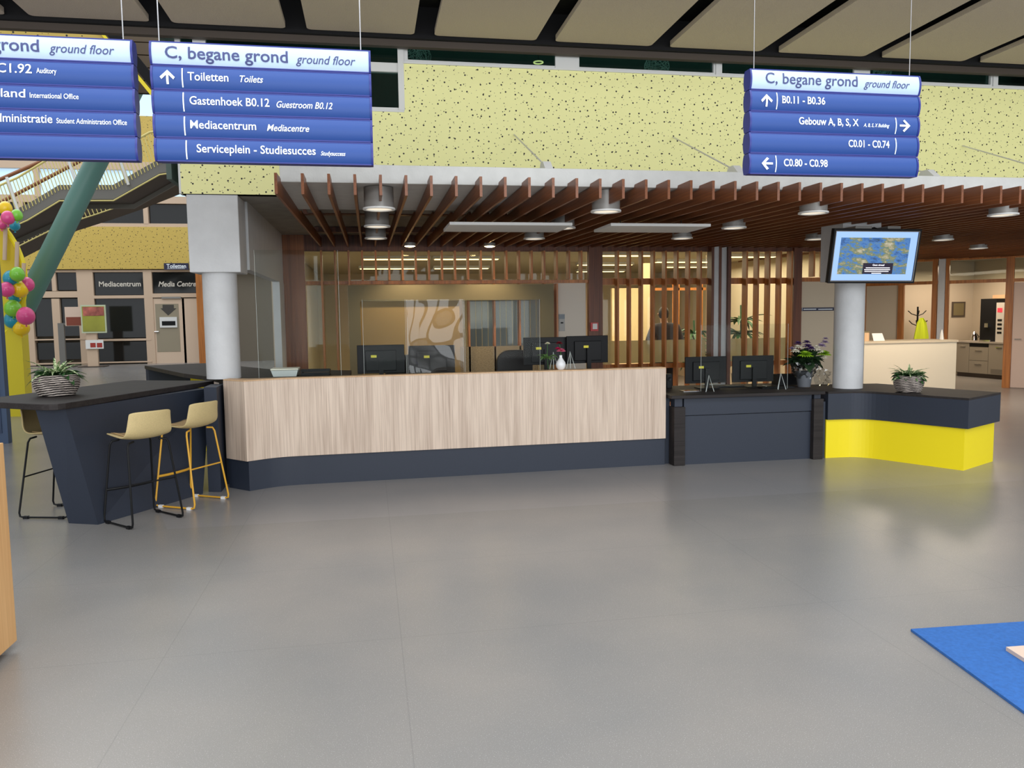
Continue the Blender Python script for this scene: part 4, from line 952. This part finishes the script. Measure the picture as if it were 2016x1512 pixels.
for off, lab in ((0, ''), (1, '')): 
    A, B = ((-20, 362), (150, 288)) if off == 0 else ((-10, 404), (190, 300))
    MB().tube([at(*A, YS + 1.9), at(*B, YS + 1.9)], .05, 8).build('timber_handrail', 'railbrown', st)
for px in (33, 150, 247):
    q = at_path(path, px); MB().tube([at(q[0] + 6, q[1] + 14, YS - .04), at(q[0] - 20, q[1] - 62, YS - .04)], .035, 8).build('rail_post', 'white', st)
# darker lower flight behind
path2 = [(-60, 512), (37, 462), (110, 426), (180, 404), (250, 380), (372, 332)]
s2_ = thing('rear_staircase', 'dark rear stair flight with hanging rail bars above the ochre band', 'stairs', at(150, 430, YS + 3))
pts2 = [at(x, y, YS + 3) for x, y in path2]
band(MB(), pts2, YS + 3, YS + 4.6, .28, .22).build('flight', 'dark', s2_)
for k in range(40):
    px = 40 + 7.6 * k; q = at_path(path2, px)
    if not q: continue
    a = at(q[0] - 6, q[1] - 18, YS + 2.95); b = at(q[0] + 9, q[1] + 18, YS + 2.95); MB().tube([a, b], .013, 5).build('rail_bar', 'railyellow', s2_)
MB().tube([at(x + 9, y + 18, YS + 2.95) for x, y in path2], .018, 6).build('lower_rail', 'railyellow', s2_)
# upper left parapet and brown boarding below the ceiling edge
Yp = 14.0
def slab(pxs, Y, d): return MB().prism([(at(x, y, Y).x, at(x, y, Y).z) for x, y in pxs], Y, Y + d, axis='Y')
struct(slab([(-160, 20), (176, 40), (270, 152), (240, 175), (-160, 175)], Yp, .15).build('wall_parapet', 'yellowfar'))
struct(slab([(176, 40), (183, 40), (308, 190), (302, 194)], Yp - .06, .2).build('trim_11', 'yellow')); struct(slab([(184, 38), (212, 38), (318, 168), (312, 190)], Yp - .03, .2).build('trim_12', 'void'))
bd_ = MB()
for k in range(8): bd_.box(at(190, 0, 15).x, at(372, 0, 15).x, 15.0, 15.1, at(300, 183 - k * 25, 15).z, at(300, 183 - k * 25 - 23, 15).z)
bd_.box(at(190, 0, 15).x, at(372, 0, 15).x, 15.05, 15.12, at(300, 183, 15).z, at(300, -10, 15).z); struct(bd_.build('wall_boarding', plain('brown_boarding', (96, 82, 66), .7)))

# prize wheel with balloons
YW = 15.6; wc_ = at(-129, 547, YW); wr_ = (at(51, 547, YW) - wc_).length
wh = thing('wheel', 'large yellow wheel with white pegs beside the dark blue pillar', 'wheel', (wc_.x, YW, 0))
MB().prism([(wc_.x + wr_ * .97 * math.cos(2 * math.pi * k / 72), wc_.z + wr_ * .97 * math.sin(2 * math.pi * k / 72)) for k in range(72)], YW, YW + .06, axis='Y').build('disc', plain('deep_yellow', (214, 186, 30), .5), wh)
MB().tube([(wc_.x + wr_ * math.cos(2 * math.pi * k / 72), YW - .03, wc_.z + wr_ * math.sin(2 * math.pi * k / 72)) for k in range(72)], .045, 8, closed=True).build('rim', 'yellow', wh, smooth=True)
for px, pa_, pb_ in ((10, 438, 512), (33, 476, 548), (46, 518, 566)): MB().tube([at(px + 1, pa_, YW - .12), at(px - 1, pb_, YW - .12)], .035, 8).build('peg', 'beige', wh)
a = at(12, 660, YW + .3); b = at(43, 660, YW - .1); c_ = at(61, 660, YW + .5)
stn = MB().prism([(a.x - 1.2, YW + .2), (b.x, YW - .12), (c_.x, YW + .35), (c_.x - .2, YW + .9), (a.x - 1.2, YW + .9)], 0, at(40, 575, YW).z)
stn.build('stand', plain('stand_yellow', (222, 204, 34), .5), wh)
bp = thing('blue_pillar', 'dark blue pillar cut off by the left edge behind the tan cabinet', 'pillar', (-5.3, 12.3, 0))
bx('shaft', plain('slate_blue', (62, 82, 112), .5), bp, -6.1, -5.03, 12.08, 12.2, .0, 3.3)
bx('recess_panel', plain('slate_blue_dark', (44, 62, 92), .5), bp, -5.95, -5.1, 12.068, 12.079, .15, 1.25)
bcols = {'yellow': (250, 208, 20), 'green': (128, 205, 60), 'pink': (226, 76, 140), 'teal': (30, 150, 176)}
bl_list = [('yellow', 10.6, 410, 11.5, 'top of the upper bunch'), ('green', 33, 424, 10, 'right of the upper bunch'), ('pink', 15.5, 428.6, 11.5, 'in the middle of the upper bunch'), ('teal', 28.8, 444, 9, 'at the bottom of the upper bunch'), ('pink', 3, 441, 9, 'at the left of the upper bunch'),
  ('green', 34, 540, 12.5, 'at the top of the middle bunch'), ('teal', 21.5, 548, 13.5, 'at the left of the middle bunch'), ('pink', 53, 560, 12.5, 'at the right of the middle bunch'), ('yellow', 38.7, 569, 14.5, 'in the middle of the middle bunch'), ('pink', 13, 570, 13, 'at the lower left of the middle bunch'), ('teal', 29, 584, 11, 'at the bottom of the middle bunch'),
  ('green', 25.5, 607, 14.5, 'at the top of the lower bunch'), ('teal', 24.8, 630, 14.5, 'at the left of the lower bunch'), ('pink', 50.6, 622, 15.5, 'at the right of the lower bunch'), ('yellow', 42, 645, 14, 'at the bottom of the lower bunch')]
for i, (cn, px, py, r, lab) in enumerate(bl_list):
    Y = YW - .2 if 'bottom of the' in lab else YW - .2 - .13 * ((i * 3) % 4) - (.2 if lab.startswith('in the middle') else 0); p = at(px, py, Y); rr = r * 1.0 / F * Y * .98
    t = thing('balloon', cn + ' balloon ' + lab, 'balloon', p, 'balloons on the yellow wheel')
    m_ = plain('balloon_' + cn, bcols[cn], .3, coat=.3)
    MB().lathe([(rr * math.sin(math.pi * k / 14) * (1 - .06 * math.cos(math.pi * k / 14) * -1), -rr * 1.08 * math.cos(math.pi * k / 14)) for k in range(15)], p, 22).build('skin', m_, t, smooth=True)
    MB().lathe([(.006, 0), (.02, -.03), (0, -.03)], p + Vector((0, 0, -rr * 1.07)), 8).build('knot', m_, t)

# ================================================================== plants in woven bowls
m, nt, b_ = newmat('woven_bowl'); tc = N(nt, 'ShaderNodeTexCoord'); mp = N(nt, 'ShaderNodeMapping'); mp.inputs['Rotation'].default_value = (.12, .1, 0); nt.links.new(tc.outputs['Object'], mp.inputs[0])
wv_ = N(nt, 'ShaderNodeTexWave', bands_direction='Z', i_Scale=17.0, i_Distortion=2.2, i_Detail=2.0); wv_.inputs['Detail Scale'].default_value = 1.6; nt.links.new(mp.outputs[0], wv_.inputs['Vector'])
rp_ = N(nt, 'ShaderNodeValToRGB'); e = rp_.color_ramp.elements; e[0].position = .35; e[1].position = .6; e[0].color = (*s2l((40, 32, 32)), 1); e[1].color = (*s2l((198, 186, 176)), 1)
nt.links.new(wv_.outputs['Fac'], rp_.inputs['Fac']); nt.links.new(rp_.outputs[0], b_.inputs['Base Color']); b_.inputs['Roughness'].default_value = .6
bpn = N(nt, 'ShaderNodeBump', i_Strength=.8, i_Distance=.01); nt.links.new(wv_.outputs['Fac'], bpn.inputs['Height']); nt.links.new(bpn.outputs[0], b_.inputs['Normal']); M['bowl'] = m
m, nt, b_ = newmat('variegated_leaf'); geo = N(nt, 'ShaderNodeTexCoord'); ns = N(nt, 'ShaderNodeTexNoise', i_Scale=55.0, i_Detail=1.0); nt.links.new(geo.outputs['Object'], ns.inputs[0])
rp_ = N(nt, 'ShaderNodeValToRGB'); e = rp_.color_ramp.elements; e[0].position = .42; e[1].position = .58; e[0].color = (*s2l((70, 120, 52)), 1); e[1].color = (*s2l((212, 222, 176)), 1); nt.links.new(ns.outputs['Fac'], rp_.inputs['Fac']); nt.links.new(rp_.outputs[0], b_.inputs['Base Color']); M['variegated'] = m
def bowl_plant(label, p, r, h, seed):
    t = thing('planted_bowl', label, 'plant', p, 'woven plant bowls on the counters')
    prof = [(r * .62, 0)] + [(r * (.62 + .4 * math.sin(math.pi * (.08 + .62 * k / 22)) ** .8 - (.06 * max(0, k - 16) / 6)) + .004 * (k % 2), h * k / 22) for k in range(1, 23)] + [(r * .8, h * .99), (r * .78, h * .8), (0, h * .8)]
    MB().lathe(prof, p, 40).build('bowl', 'bowl', t, smooth=True)
    MB().lathe([(r * .77, h * .8 + .004), (0, h * .8 + .02)], p, 24).build('soil', plain('soil', (48, 36, 28), .9), t)
    c = p + Vector((0, 0, h * .82))
    leaf_bunch(46, c, .05 + r * 1.1, .026, 1.35, 1.25, seed, .75).build('striped_leaves', 'variegated', t, smooth=True)
    lb = leaf_bunch(44, c, .03 + r * .95, .075, 1.0, .75, seed + 50); lb.build('dark_leaves', 'leaf', t, smooth=True)
    return t
bowl_plant('woven bowl with striped leaf plant on the black bar table', Vector((-2.715, 7.52, 1.051)), .178, .185, 4)
bowl_plant('woven bowl with green spider plant on the black top of the yellow counter', Vector((5.98, 7.98, .776)), .155, .19, 11)

# ================================================================== things on the counters
def monitor(label, px, py0, py1, Y, zb, yaw=0, px_st=None):
    c = at(px, (py0 + py1) / 2, Y); w_, h_ = .525, .32; zc = at(px, py0, Y).z - h_ / 2
    m4 = Matrix.Translation((c.x, Y, 0)) @ Matrix.Rotation(R(yaw), 4, 'Z')
    t = thing('monitor', label, 'monitor', (c.x, Y, zb), 'computer monitors seen from behind')
    def b3(name, mat, par, *a, bevel=0): return MB().box(*a, m4).build(name, mat, par, bevel=bevel)
    sh = b3('screen_back', 'black', t, -w_ / 2, w_ / 2, -.012, .012, zc - h_ / 2, zc + h_ / 2, bevel=.004)
    b3('rear_bulge', 'blackmetal', sh, -.17, .17, -.034, -.0125, zc - .13, zc + .1, bevel=.006)
    b3('sticker', 'sticker', sh, -.0 if px_st is None else px_st, (.0 if px_st is None else px_st) + .062, -.0365, -.0345, zc + .02, zc + .048)
    b3('display', plain('display_dark', (30, 34, 40), .2), sh, -w_ / 2 + .01, w_ / 2 - .01, .0125, .0135, zc - h_ / 2 + .012, zc + h_ / 2 - .01)  # plain dark display face, no emission
    b3('stand_neck', 'blackmetal', t, -.025, .025, -.06, -.036, zb + .012, zc + .02)
    b3('stand_base', 'black', t, -.12, .12, -.14, .06, zb + .001, zb + .0118, bevel=.003)
    return t
zw, zd = .741, .791
monitor('black monitor at the left end of ash counter, left of the clear screen edge', 750, 679, 735, 9.02, zw, 0, -.11)
monitor('black monitor on the ash counter, second from left, left of the vase', 850, 680, 735, 9.02, zw, 0, -.09)
monitor('black monitor on the ash counter just left of the white bud vase', 1074, 664, 725, 9.02, zw, 0, -.12)
monitor('black monitor on the ash counter right of the white bud vase, turned', 1156, 661, 722, 9.0, zw, 8, -.06)
monitor('black monitor on the low black desk, left one', 1389, 702, 757, 8.98, zd, 0, -.1)
monitor('black monitor on the low black desk, right one nearest the bouquet', 1482, 700, 757, 8.98, zd, -3, -.1)
def chair(label, px, Y, yaw, ztop):
    X = at(px, 700, Y).x
    t = thing('office_chair', label, 'chair', (0, 0, 0), 'office chairs behind the ash counter')
    prof = roundrect(-.23, .23, .62, 1.18, .16, 6)
    MB().prism(prof, -.03, .03, axis='Y', m=Matrix.Translation((0, .24, ztop - 1.18))).build('backrest', plain('dark_leather', (34, 28, 28), .45), t, bevel=.02)
    MB().prism(roundrect(-.24, .24, -.24, .22, .08), .45, .53).build('seat', plain('dark_leather', (34, 28, 28), .45), t, bevel=.02)
    MB().tube([(0, 0, .08), (0, 0, .45)], .03, 12).build('gas_lift', 'chrome', t); MB().tube([(0, .1, .47), (0, .28, .5), (0, .275, .8)], .025, 8).build('back_bar', 'blackmetal', t)
    for k in range(5):
        d = Vector((math.cos(k * 1.2566), math.sin(k * 1.2566), 0)); leg = MB().tube([Vector((0, 0, .1)), d * .3 + Vector((0, 0, .07))], [.028, .018], 8).build('base_leg', 'blackmetal', t)
        MB().lathe([(.0, -.03), (.024, -.02), (.03, 0), (.024, .02), (0, .03)], d * .3 + Vector((0, 0, .031)), 10).build('caster', 'black', leg)
    for s in (-1, 1): MB().tube([(s * .24, .05, .5), (s * .29, .05, .6), (s * .29, -.05, .68), (s * .29, .15, .68)], .016, 8).build('armrest', 'blackmetal', t)
    t.location = (X, Y, 0); t.rotation_euler = (0, 0, R(yaw)); return t
chair('dark leather office chair behind the ash counter, left of the vase', 1006, 9.95, 180, 1.27)
chair('dark round backed office chair behind the two left monitors', 800, 9.95, 170, 1.24)
# flowers in a white bud vase, with a green sprig in a slim clear vase
zl = 1.101
def lpos(px, py): p = atz(px, py, zl); return p
v = Vector((at(1104, 715, 8.42).x, 8.42, zl))
t = thing('bud_vase', 'small white bud vase with pink and dark red flowers on the ash counter', 'vase', v)
MB().lathe([(.03, 0), (.048, .02), (.056, .05), (.05, .08), (.028, .112), (.017, .13), (.016, .155), (.0185, .158), (.013, .158), (.012, .13), (0, .12)], v, 28).build('vase_body', plain('white_porcelain', (232, 234, 236), .2, coat=.3), t, smooth=True)
def bloom(c, r, n, mat, name, par, cone=.5, seed=1, layers=3):
    rr = random.Random(seed); mb = MB()
    for l in range(layers):
        for i in range(n):
            an = 2 * math.pi * (i + .5 * l) / n; e = cone + l * .55
            mb.blade(c, (math.cos(an), math.sin(an) - .35, e + .1 * rr.random()), r * (1 - .2 * l), r * .42, .5, 4)
    o = mb.build(name, mat, par, smooth=True); o.data.materials[0] = M[mat] if isinstance(mat, str) else mat; return o
pinkp = plain('pink_petal', (226, 120, 150), .6); redp = plain('dark_red_petal', (130, 14, 34), .6); grn = plain('stem_green', (60, 110, 50), .6)
st_ = MB(); st_.tube([v + Vector((0, 0, .13)), v + Vector((0, -.01, .2))], .003, 6); st_.tube([v + Vector((0, 0, .13)), v + Vector((.0, .01, .22)), v + Vector((-.005, .02, .27))], .003, 6); st_.build('stem', grn, t)
bloom(v + Vector((0, -.015, .205)), .055, 14, pinkp, 'pink_flower', t, .15, 2); bloom(v + Vector((-.03, .0, .225)), .04, 10, plain('magenta_petal', (196, 30, 90), .6), 'magenta_flower', t, .3, 5); bloom(v + Vector((-.008, .03, .285)), .042, 10, redp, 'dark_red_flower', t, .2, 3)
v2 = Vector((at(1080, 715, 8.43).x, 8.45, zl))
t = thing('sprig_vase', 'green sprig with a pale flower beside the white bud vase', 'plant', v2)
MB().lathe([(.022, 0), (.022, .1), (.02, .1), (.02, .004), (0, .004)], v2, 16).build('glass_tube', 'acrylic', t, smooth=True)
sg = MB(); sg.tube([v2 + Vector((0, 0, .01)), v2 + Vector((-.01, 0, .16)), v2 + Vector((-.005, .0, .29))], .003, 6); sg.build('stem', grn, t)
lb = leaf_bunch(16, v2 + Vector((-.01, 0, .12)), .11, .03, 1.2, 1.2, 21); lb.build('leaves', plain('sprig_leaf', (92, 128, 70), .5), t)
bloom(v2 + Vector((-.005, 0, .285)), .035, 9, plain('cream_petal', (236, 232, 206), .6), 'pale_flower', t, .2, 8)
# clear acrylic screens
def acrylic(label, px0, px1, ptop, Y, z0, mat='acrylic', warp=0):
    a = at(px0, ptop, Y); b = at(px1, ptop, Y)
    t = thing('clear_screen', label, 'screen', ((a.x + b.x) / 2, Y, z0), 'clear acrylic screens on the counters')
    if warp:
        mb = MB(); nx, nz = 60, 50
        for iz in range(nz + 1):
            for ix in range(nx + 1):
                u, w_ = ix / nx, iz / nz
                amp = max(0, min(1, u * 5)) * warp
                y = Y + amp * (math.sin(u * 4 + w_ * 4 + 1.2 * math.sin(w_ * 4)) * .6 + math.sin(u * 7 - w_ * 6) * .25 + .12 * math.sin(u * 3 + w_ * 10))
                mb.v.append(Vector((a.x + (b.x - a.x) * u, y, z0 + (a.z - z0) * w_)))
        mb.f = [(i * (nx + 1) + k, i * (nx + 1) + k + 1, (i + 1) * (nx + 1) + k + 1, (i + 1) * (nx + 1) + k) for i in range(nz) for k in range(nx)]
        mb.build('sheet', mat, t, smooth=True)
    else: bx('sheet', mat, t, a.x, b.x, Y, Y + .005, z0 + .001, a.z)
    ft = plain('clear_edge', (196, 204, 200), .2)
    for x in (a.x + .12, b.x - .12): MB().box(x - .03, x + .03, Y - .05, Y - .001, z0, z0 + .008).build('foot', 'acrylic', t)
    e = MB(); e.box(a.x - .002, a.x, Y - .0005, Y + .0055, z0, a.z); e.box(b.x, b.x + .002, Y - .0005, Y + .0055, z0, a.z); e.build('edge', ft, t)
acrylic('tall clear screen above the left end of the ash counter', 500, 664, 492, 8.46, 1.09, glassmat('faint_acrylic', (246, 249, 248), .07))
acrylic('flat clear screen on the ash counter, left of the wavy screen', 713, 797, 590, 8.445, 1.101, MATS['faint_acrylic'])
acrylic('wavy reflecting clear screen on the ash counter in front of the second monitor', 800, 911, 590, 8.445, 1.101, glassmat('wavy_acrylic', (240, 242, 238), 1.3, .10, .03, .0), .022)
acrylic('flat clear screen on the ash counter between the wavy screen and the bud vase', 914, 1062, 590, 8.45, 1.101)
acrylic('clear screen on the low black desk in front of monitors', 1381, 1552, 640, 8.62, zd)
# bits on the black counter at left
p = atz(562, 735, 1.086)
t = thing('paper_tray', 'white plastic tray on the black counter behind the ash front', 'tray', (p.x, 8.75, 1.086)); xa, xb = at(536, 730, 8.75).x, at(588, 730, 8.75).x
MB().add([Vector((xa + .02, 8.66, 1.086)), Vector((xb - .02, 8.66, 1.086)), Vector((xb - .02, 8.86, 1.086)), Vector((xa + .02, 8.86, 1.086)), Vector((xa, 8.64, 1.15)), Vector((xb, 8.64, 1.15)), Vector((xb, 8.88, 1.15)), Vector((xa, 8.88, 1.15))],
    [(3, 2, 1, 0), (0, 1, 5, 4), (1, 2, 6, 5), (2, 3, 7, 6), (3, 0, 4, 7)]).build('tray_body', 'white', t, solid=.004)
bx('lid', plain('ivory_lid', (238, 230, 214), .5), t, xa - .006, xb + .006, 8.635, 8.885, 1.153, 1.17, bevel=.003)
t = thing('letter_tray', 'black two tier letter tray right of the white tray', 'tray', (at(625, 730, 8.75).x, 8.75, 1.086)); xa, xb = at(594, 730, 8.75).x, at(650, 730, 8.75).x
for z0 in (1.087, 1.13): bx('tier', 'black', t, xa, xb, 8.65, 8.9, z0, z0 + .012); bx('lip', 'black', t, xa, xb, 8.645, 8.65, z0, z0 + .03)
for x in (xa + .004, xb - .01): bx('side', 'black', t, x, x + .006, 8.655, 8.9, 1.0995, 1.129)
# on the low black desk
def dpos(px, py): p = atz(px, py, zd); return p
for px, py, w_, d_, lab, mt_ in ((1357, 770, .2, .14, 'shiny tablet lying at the front left of the low black desk', 'chrome'), (1399, 757, .24, .1, 'white paper below the left monitor on the low black desk', 'white'), (1492, 761, .2, .1, 'white paper below the right monitor on the low black desk', 'white')):
    p = dpos(px, py); t = tag(MB().prism(roundrect(p.x - w_ / 2, p.x + w_ / 2, p.y - d_ / 2, p.y + d_ / 2, .008), zd, zd + .008).build('tablet' if 'tablet' in lab else 'paper_sheet', mt_), lab, 'tablet' if 'tablet' in lab else 'paper')
def keyboard(label, px, py):
    p = dpos(px, py); t = thing('keyboard', label, 'keyboard', (p.x, p.y, zd)); bx('case', 'black', t, p.x - .21, p.x + .21, p.y - .06, p.y + .06, zd, zd + .014, bevel=.003)
    q = MB()
    for i in range(14):
        for j in range(4): q.box(p.x - .2 + i * .0285, p.x - .2 + i * .0285 + .024, p.y - .052 + j * .027, p.y - .052 + j * .027 + .022, zd + .0142, zd + .019)
    o = q.build('keys', 'blackmetal', t); o['kind'] = 'stuff'
keyboard('black keyboard in front of the left monitor on the low desk', 1432, 762)
keyboard('black keyboard in front of the right monitor on the low desk', 1528, 764)
for px, lab in ((1308, 'black desk speaker beside the right end of the ash counter'), (1322, 'second black desk speaker, nearer the left monitor')):
    p = dpos(px, 765); t = thing('desk_speaker', lab, 'speaker', (p.x, p.y + .1, zd), 'desk speakers'); bx('cabinet', 'black', t, p.x - .035, p.x + .035, p.y + .06, p.y + .16, zd, zd + .17, bevel=.004)
    MB().lathe([(0, 0), (.022, .004), (.026, 0)], (0, 0, 0), 16, m=Matrix.Translation((p.x, p.y + .059, zd + .11)) @ Matrix.Rotation(R(90), 4, 'X')).build('cone', 'blackmetal', t, smooth=True)
p = at(1556, 760, 9.1); t = thing('storage_box', 'black open box on the low desk left of the bouquet', 'box', (p.x, 9.1, zd))
bx('wall', 'black', t, p.x - .2, p.x + .1, 9.02, 9.03, zd, zd + .13); bx('wall', 'black', t, p.x - .2, p.x + .1, 9.19, 9.2, zd, zd + .13); bx('wall', 'black', t, p.x - .2, p.x - .19, 9.031, 9.189, zd, zd + .13); bx('wall', 'black', t, p.x + .09, p.x + .1, 9.031, 9.189, zd, zd + .13); bx('bottom', 'black', t, p.x - .189, p.x + .089, 9.031, 9.189, zd, zd + .008)
for px, lab, Y, z0 in ((1398, 'clear triangular easel stand at the left monitor', 8.5, zd), (1540, 'clear triangular easel stand left of the bouquet', 8.5, zd), (1091, 'clear easel stand left of the white bud vase', 8.47, zl), (1124, 'clear easel stand right of the white bud vase', 8.47, zl)):
    X = at(px, 740, Y).x; t = thing('easel', lab, 'stand', (X, Y, z0), 'clear easel stands'); q = MB(); h_ = .19
    q.tube([(X - .05, Y, z0 + .004), (X, Y + .03, z0 + h_), (X + .05, Y, z0 + .004)], .004, 6); q.build('front_leg', plain('clear_edge', (196, 204, 200), .2), t); MB().tube([(X, Y + .034, z0 + h_), (X, Y + .1 if z0 == zd else Y + .02, z0 + .004)], .004, 6).build('rear_leg', MATS['clear_edge'], t)
# bouquet
b0 = Vector((at(1583, 755, 8.78).x, 8.78, zd))
t = thing('bouquet', 'flower bouquet in grey pot with crinkled clear wrapping on the low desk', 'flowers', b0)
MB().lathe([(.075, 0), (.098, .19), (.092, .19), (.07, .01), (0, .01)], b0, 28).build('pot', plain('grey_pot', (96, 100, 106), .5), t, smooth=True)
rr = random.Random(5)
wm_ = MB()
nA, nB = 36, 8
for j in range(nB + 1):
    for i in range(nA):
        an = 2 * math.pi * i / nA; r = .1 + .075 * (j / nB) + rr.uniform(-.014, .014) * (1 + j / nB); wm_.v.append(b0 + Vector((math.cos(an) * r, math.sin(an) * r * .8, .11 + .18 * j / nB + rr.uniform(-.012, .012))))
wm_.f = [(j * nA + i, j * nA + (i + 1) % nA, (j + 1) * nA + (i + 1) % nA, (j + 1) * nA + i) for j in range(nB) for i in range(nA)]
for j in range(9):
    for i in range(9): wm_.v.append(b0 + Vector((.09 + .2 * i / 8 + rr.uniform(-.016, .016), -.08 + rr.uniform(-.035, .035), .005 + .25 * j / 8 * (1 - .3 * i / 8) + rr.uniform(0, .01))))
kk = nA * (nB + 1); wm_.f += [(kk + j * 9 + i, kk + j * 9 + i + 1, kk + (j + 1) * 9 + i + 1, kk + (j + 1) * 9 + i) for j in range(8) for i in range(8)]
wm_.build('wrapping', glassmat('cellophane', (238, 240, 240), 3.0, .35, .08, .1), t)
fol = leaf_bunch(60, b0 + Vector((0, 0, .22)), .27, .1, .9, 2.1, 31, .8)
k_ = len(fol.v); l2 = leaf_bunch(46, b0 + Vector((0, -.02, .27)), .21, .1, 1.3, 1.1, 77); fol.f += [tuple(i + k_ for i in f_) for f_ in l2.f]; fol.v += l2.v
fol.build('foliage', plain('bouquet_leaf', (34, 56, 30), .5, noise=.2, nscale=20), t)
def fpos(px, py, dy): return at(px, py, b0.y + dy)
gm = plain('lime_petal', (150, 190, 40), .6); wp_ = plain('white_petal', (234, 230, 214), .6); pp = plain('purple_petal', (84, 56, 112), .6); lp = plain('lilac_petal', (170, 150, 180), .6)
for px, py, r, mt_, nm, dy in ((1586, 699, .066, gm, 'green_chrysanthemum', -.17), (1622, 697, .06, gm, 'green_chrysanthemum', -.06), (1566, 692, .042, wp_, 'white_rose', -.15), (1571, 684, .042, wp_, 'white_rose', -.1), (1602, 688, .045, wp_, 'white_rose', -.12), (1614, 692, .038, wp_, 'white_rose', -.12), (1590, 682, .045, pp, 'purple_flower', -.08), (1596, 686, .04, pp, 'purple_flower', -.14), (1571, 676, .036, pp, 'purple_flower', -.06), (1588, 674, .036, pp, 'purple_flower', -.04), (1617, 681, .042, lp, 'lilac_flower', -.06), (1624, 674, .036, lp, 'lilac_flower', -.04), (1608, 684, .034, wp_, 'white_rose', -.1), (1621, 704, .034, wp_, 'white_rose', -.1), (1560, 686, .03, lp, 'lilac_flower', -.05), (1625, 667, .026, lp, 'lilac_flower', -.02)):
    bloom(fpos(px, py, dy), r * 1.55, 16 if r > .05 else 9, mt_, nm, t, .1, px, 4 if r > .05 else 3)

# ================================================================== foreground
t = thing('tan_cabinet', 'tan wooden cabinet cut off by the left edge in front', 'cabinet', (-2.3, 3.8, 0))
bx('body', wood('tan_wood', (200, 150, 96), (222, 176, 120), 'Z', .6, .5), t, -2.9, -1.86, 2.6, 4.41, .04, 1.085, bevel=.003); bx('plinth', 'dark', t, -2.85, -1.92, 2.65, 4.36, 0, .039)
blue = plain('blue_mat', (46, 102, 174), .9, noise=.12, nscale=50, bump=.5, bscale=300)
mtb = MB().prism([(2.783, 3.638), (4.7, 3.535), (4.6, 1.6), (2.50, 1.6)], .001, .014).build('floor_mat', blue); tag(mtb, 'blue floor mat at the lower right of the hall', 'mat')
mtc = MB().prism([(3.055, 3.30), (4.4, 3.235), (4.3, 1.9), (2.86, 1.9)], .0145, .034).build('mat_board', plain('pale_pink_board', (214, 190, 172), .6)); tag(mtc, 'pale beige board lying on the blue floor mat', 'board')
# wicker balls and a lamp hanging behind the upper windows
for px, py, r, lab in ((1293, 132, 25, 'round wicker ball behind the upper windows, middle one'), (823, 114, 25, 'round wicker ball behind the upper windows, left one'), (1737, 142, 18, 'round wicker ball behind the upper windows, beside the right sign')):
    c = at(px, py, 9.3); r_ = r / F * 9.3; t = thing('wicker_ball', lab, 'lamp', c, 'wicker balls behind the upper windows'); q = MB(); rr = random.Random(px)
    for k in range(18):
        ax = Vector((rr.gauss(0, 1), rr.gauss(0, 1), rr.gauss(0, 1))).normalized(); u = ax.orthogonal().normalized(); v_ = ax.cross(u); h_ = rr.uniform(-.6, .6); s_ = math.sqrt(1 - h_ * h_)
        q.tube([c + (ax * h_ + (u * math.cos(a_ * .3142) + v_ * math.sin(a_ * .3142)) * s_) * r_ for a_ in range(20)], .0026, 4, closed=True)
    q.build('wicker_shell', plain('pale_wicker', (206, 214, 208), .5, emit=(170, 190, 185), estr=.15), t); MB().tube([c + Vector((0, 0, r_)), Vector((c.x, c.y, 5.49))], .004, 5).build('cord', 'black', t)  # weak emission put into the wicker material, no lamp inside
c = at(1060, 128, 9.6); t = thing('ring_lamp', 'lit double ring lamp behind the upper window', 'lamp', c)
for dz in (-.03, .03): MB().tube([c + Vector((.055 * math.cos(a_ * .3142), .055 * math.sin(a_ * .3142), dz)) for a_ in range(20)], .008, 6, closed=True).build('ring', MATS['lampwarm'] if 'lampwarm' in MATS else M['lampwarm'], t)
MB().tube([c + Vector((0, 0, .03)), Vector((c.x, c.y, 5.49))], .004, 5).build('cord', 'black', t)
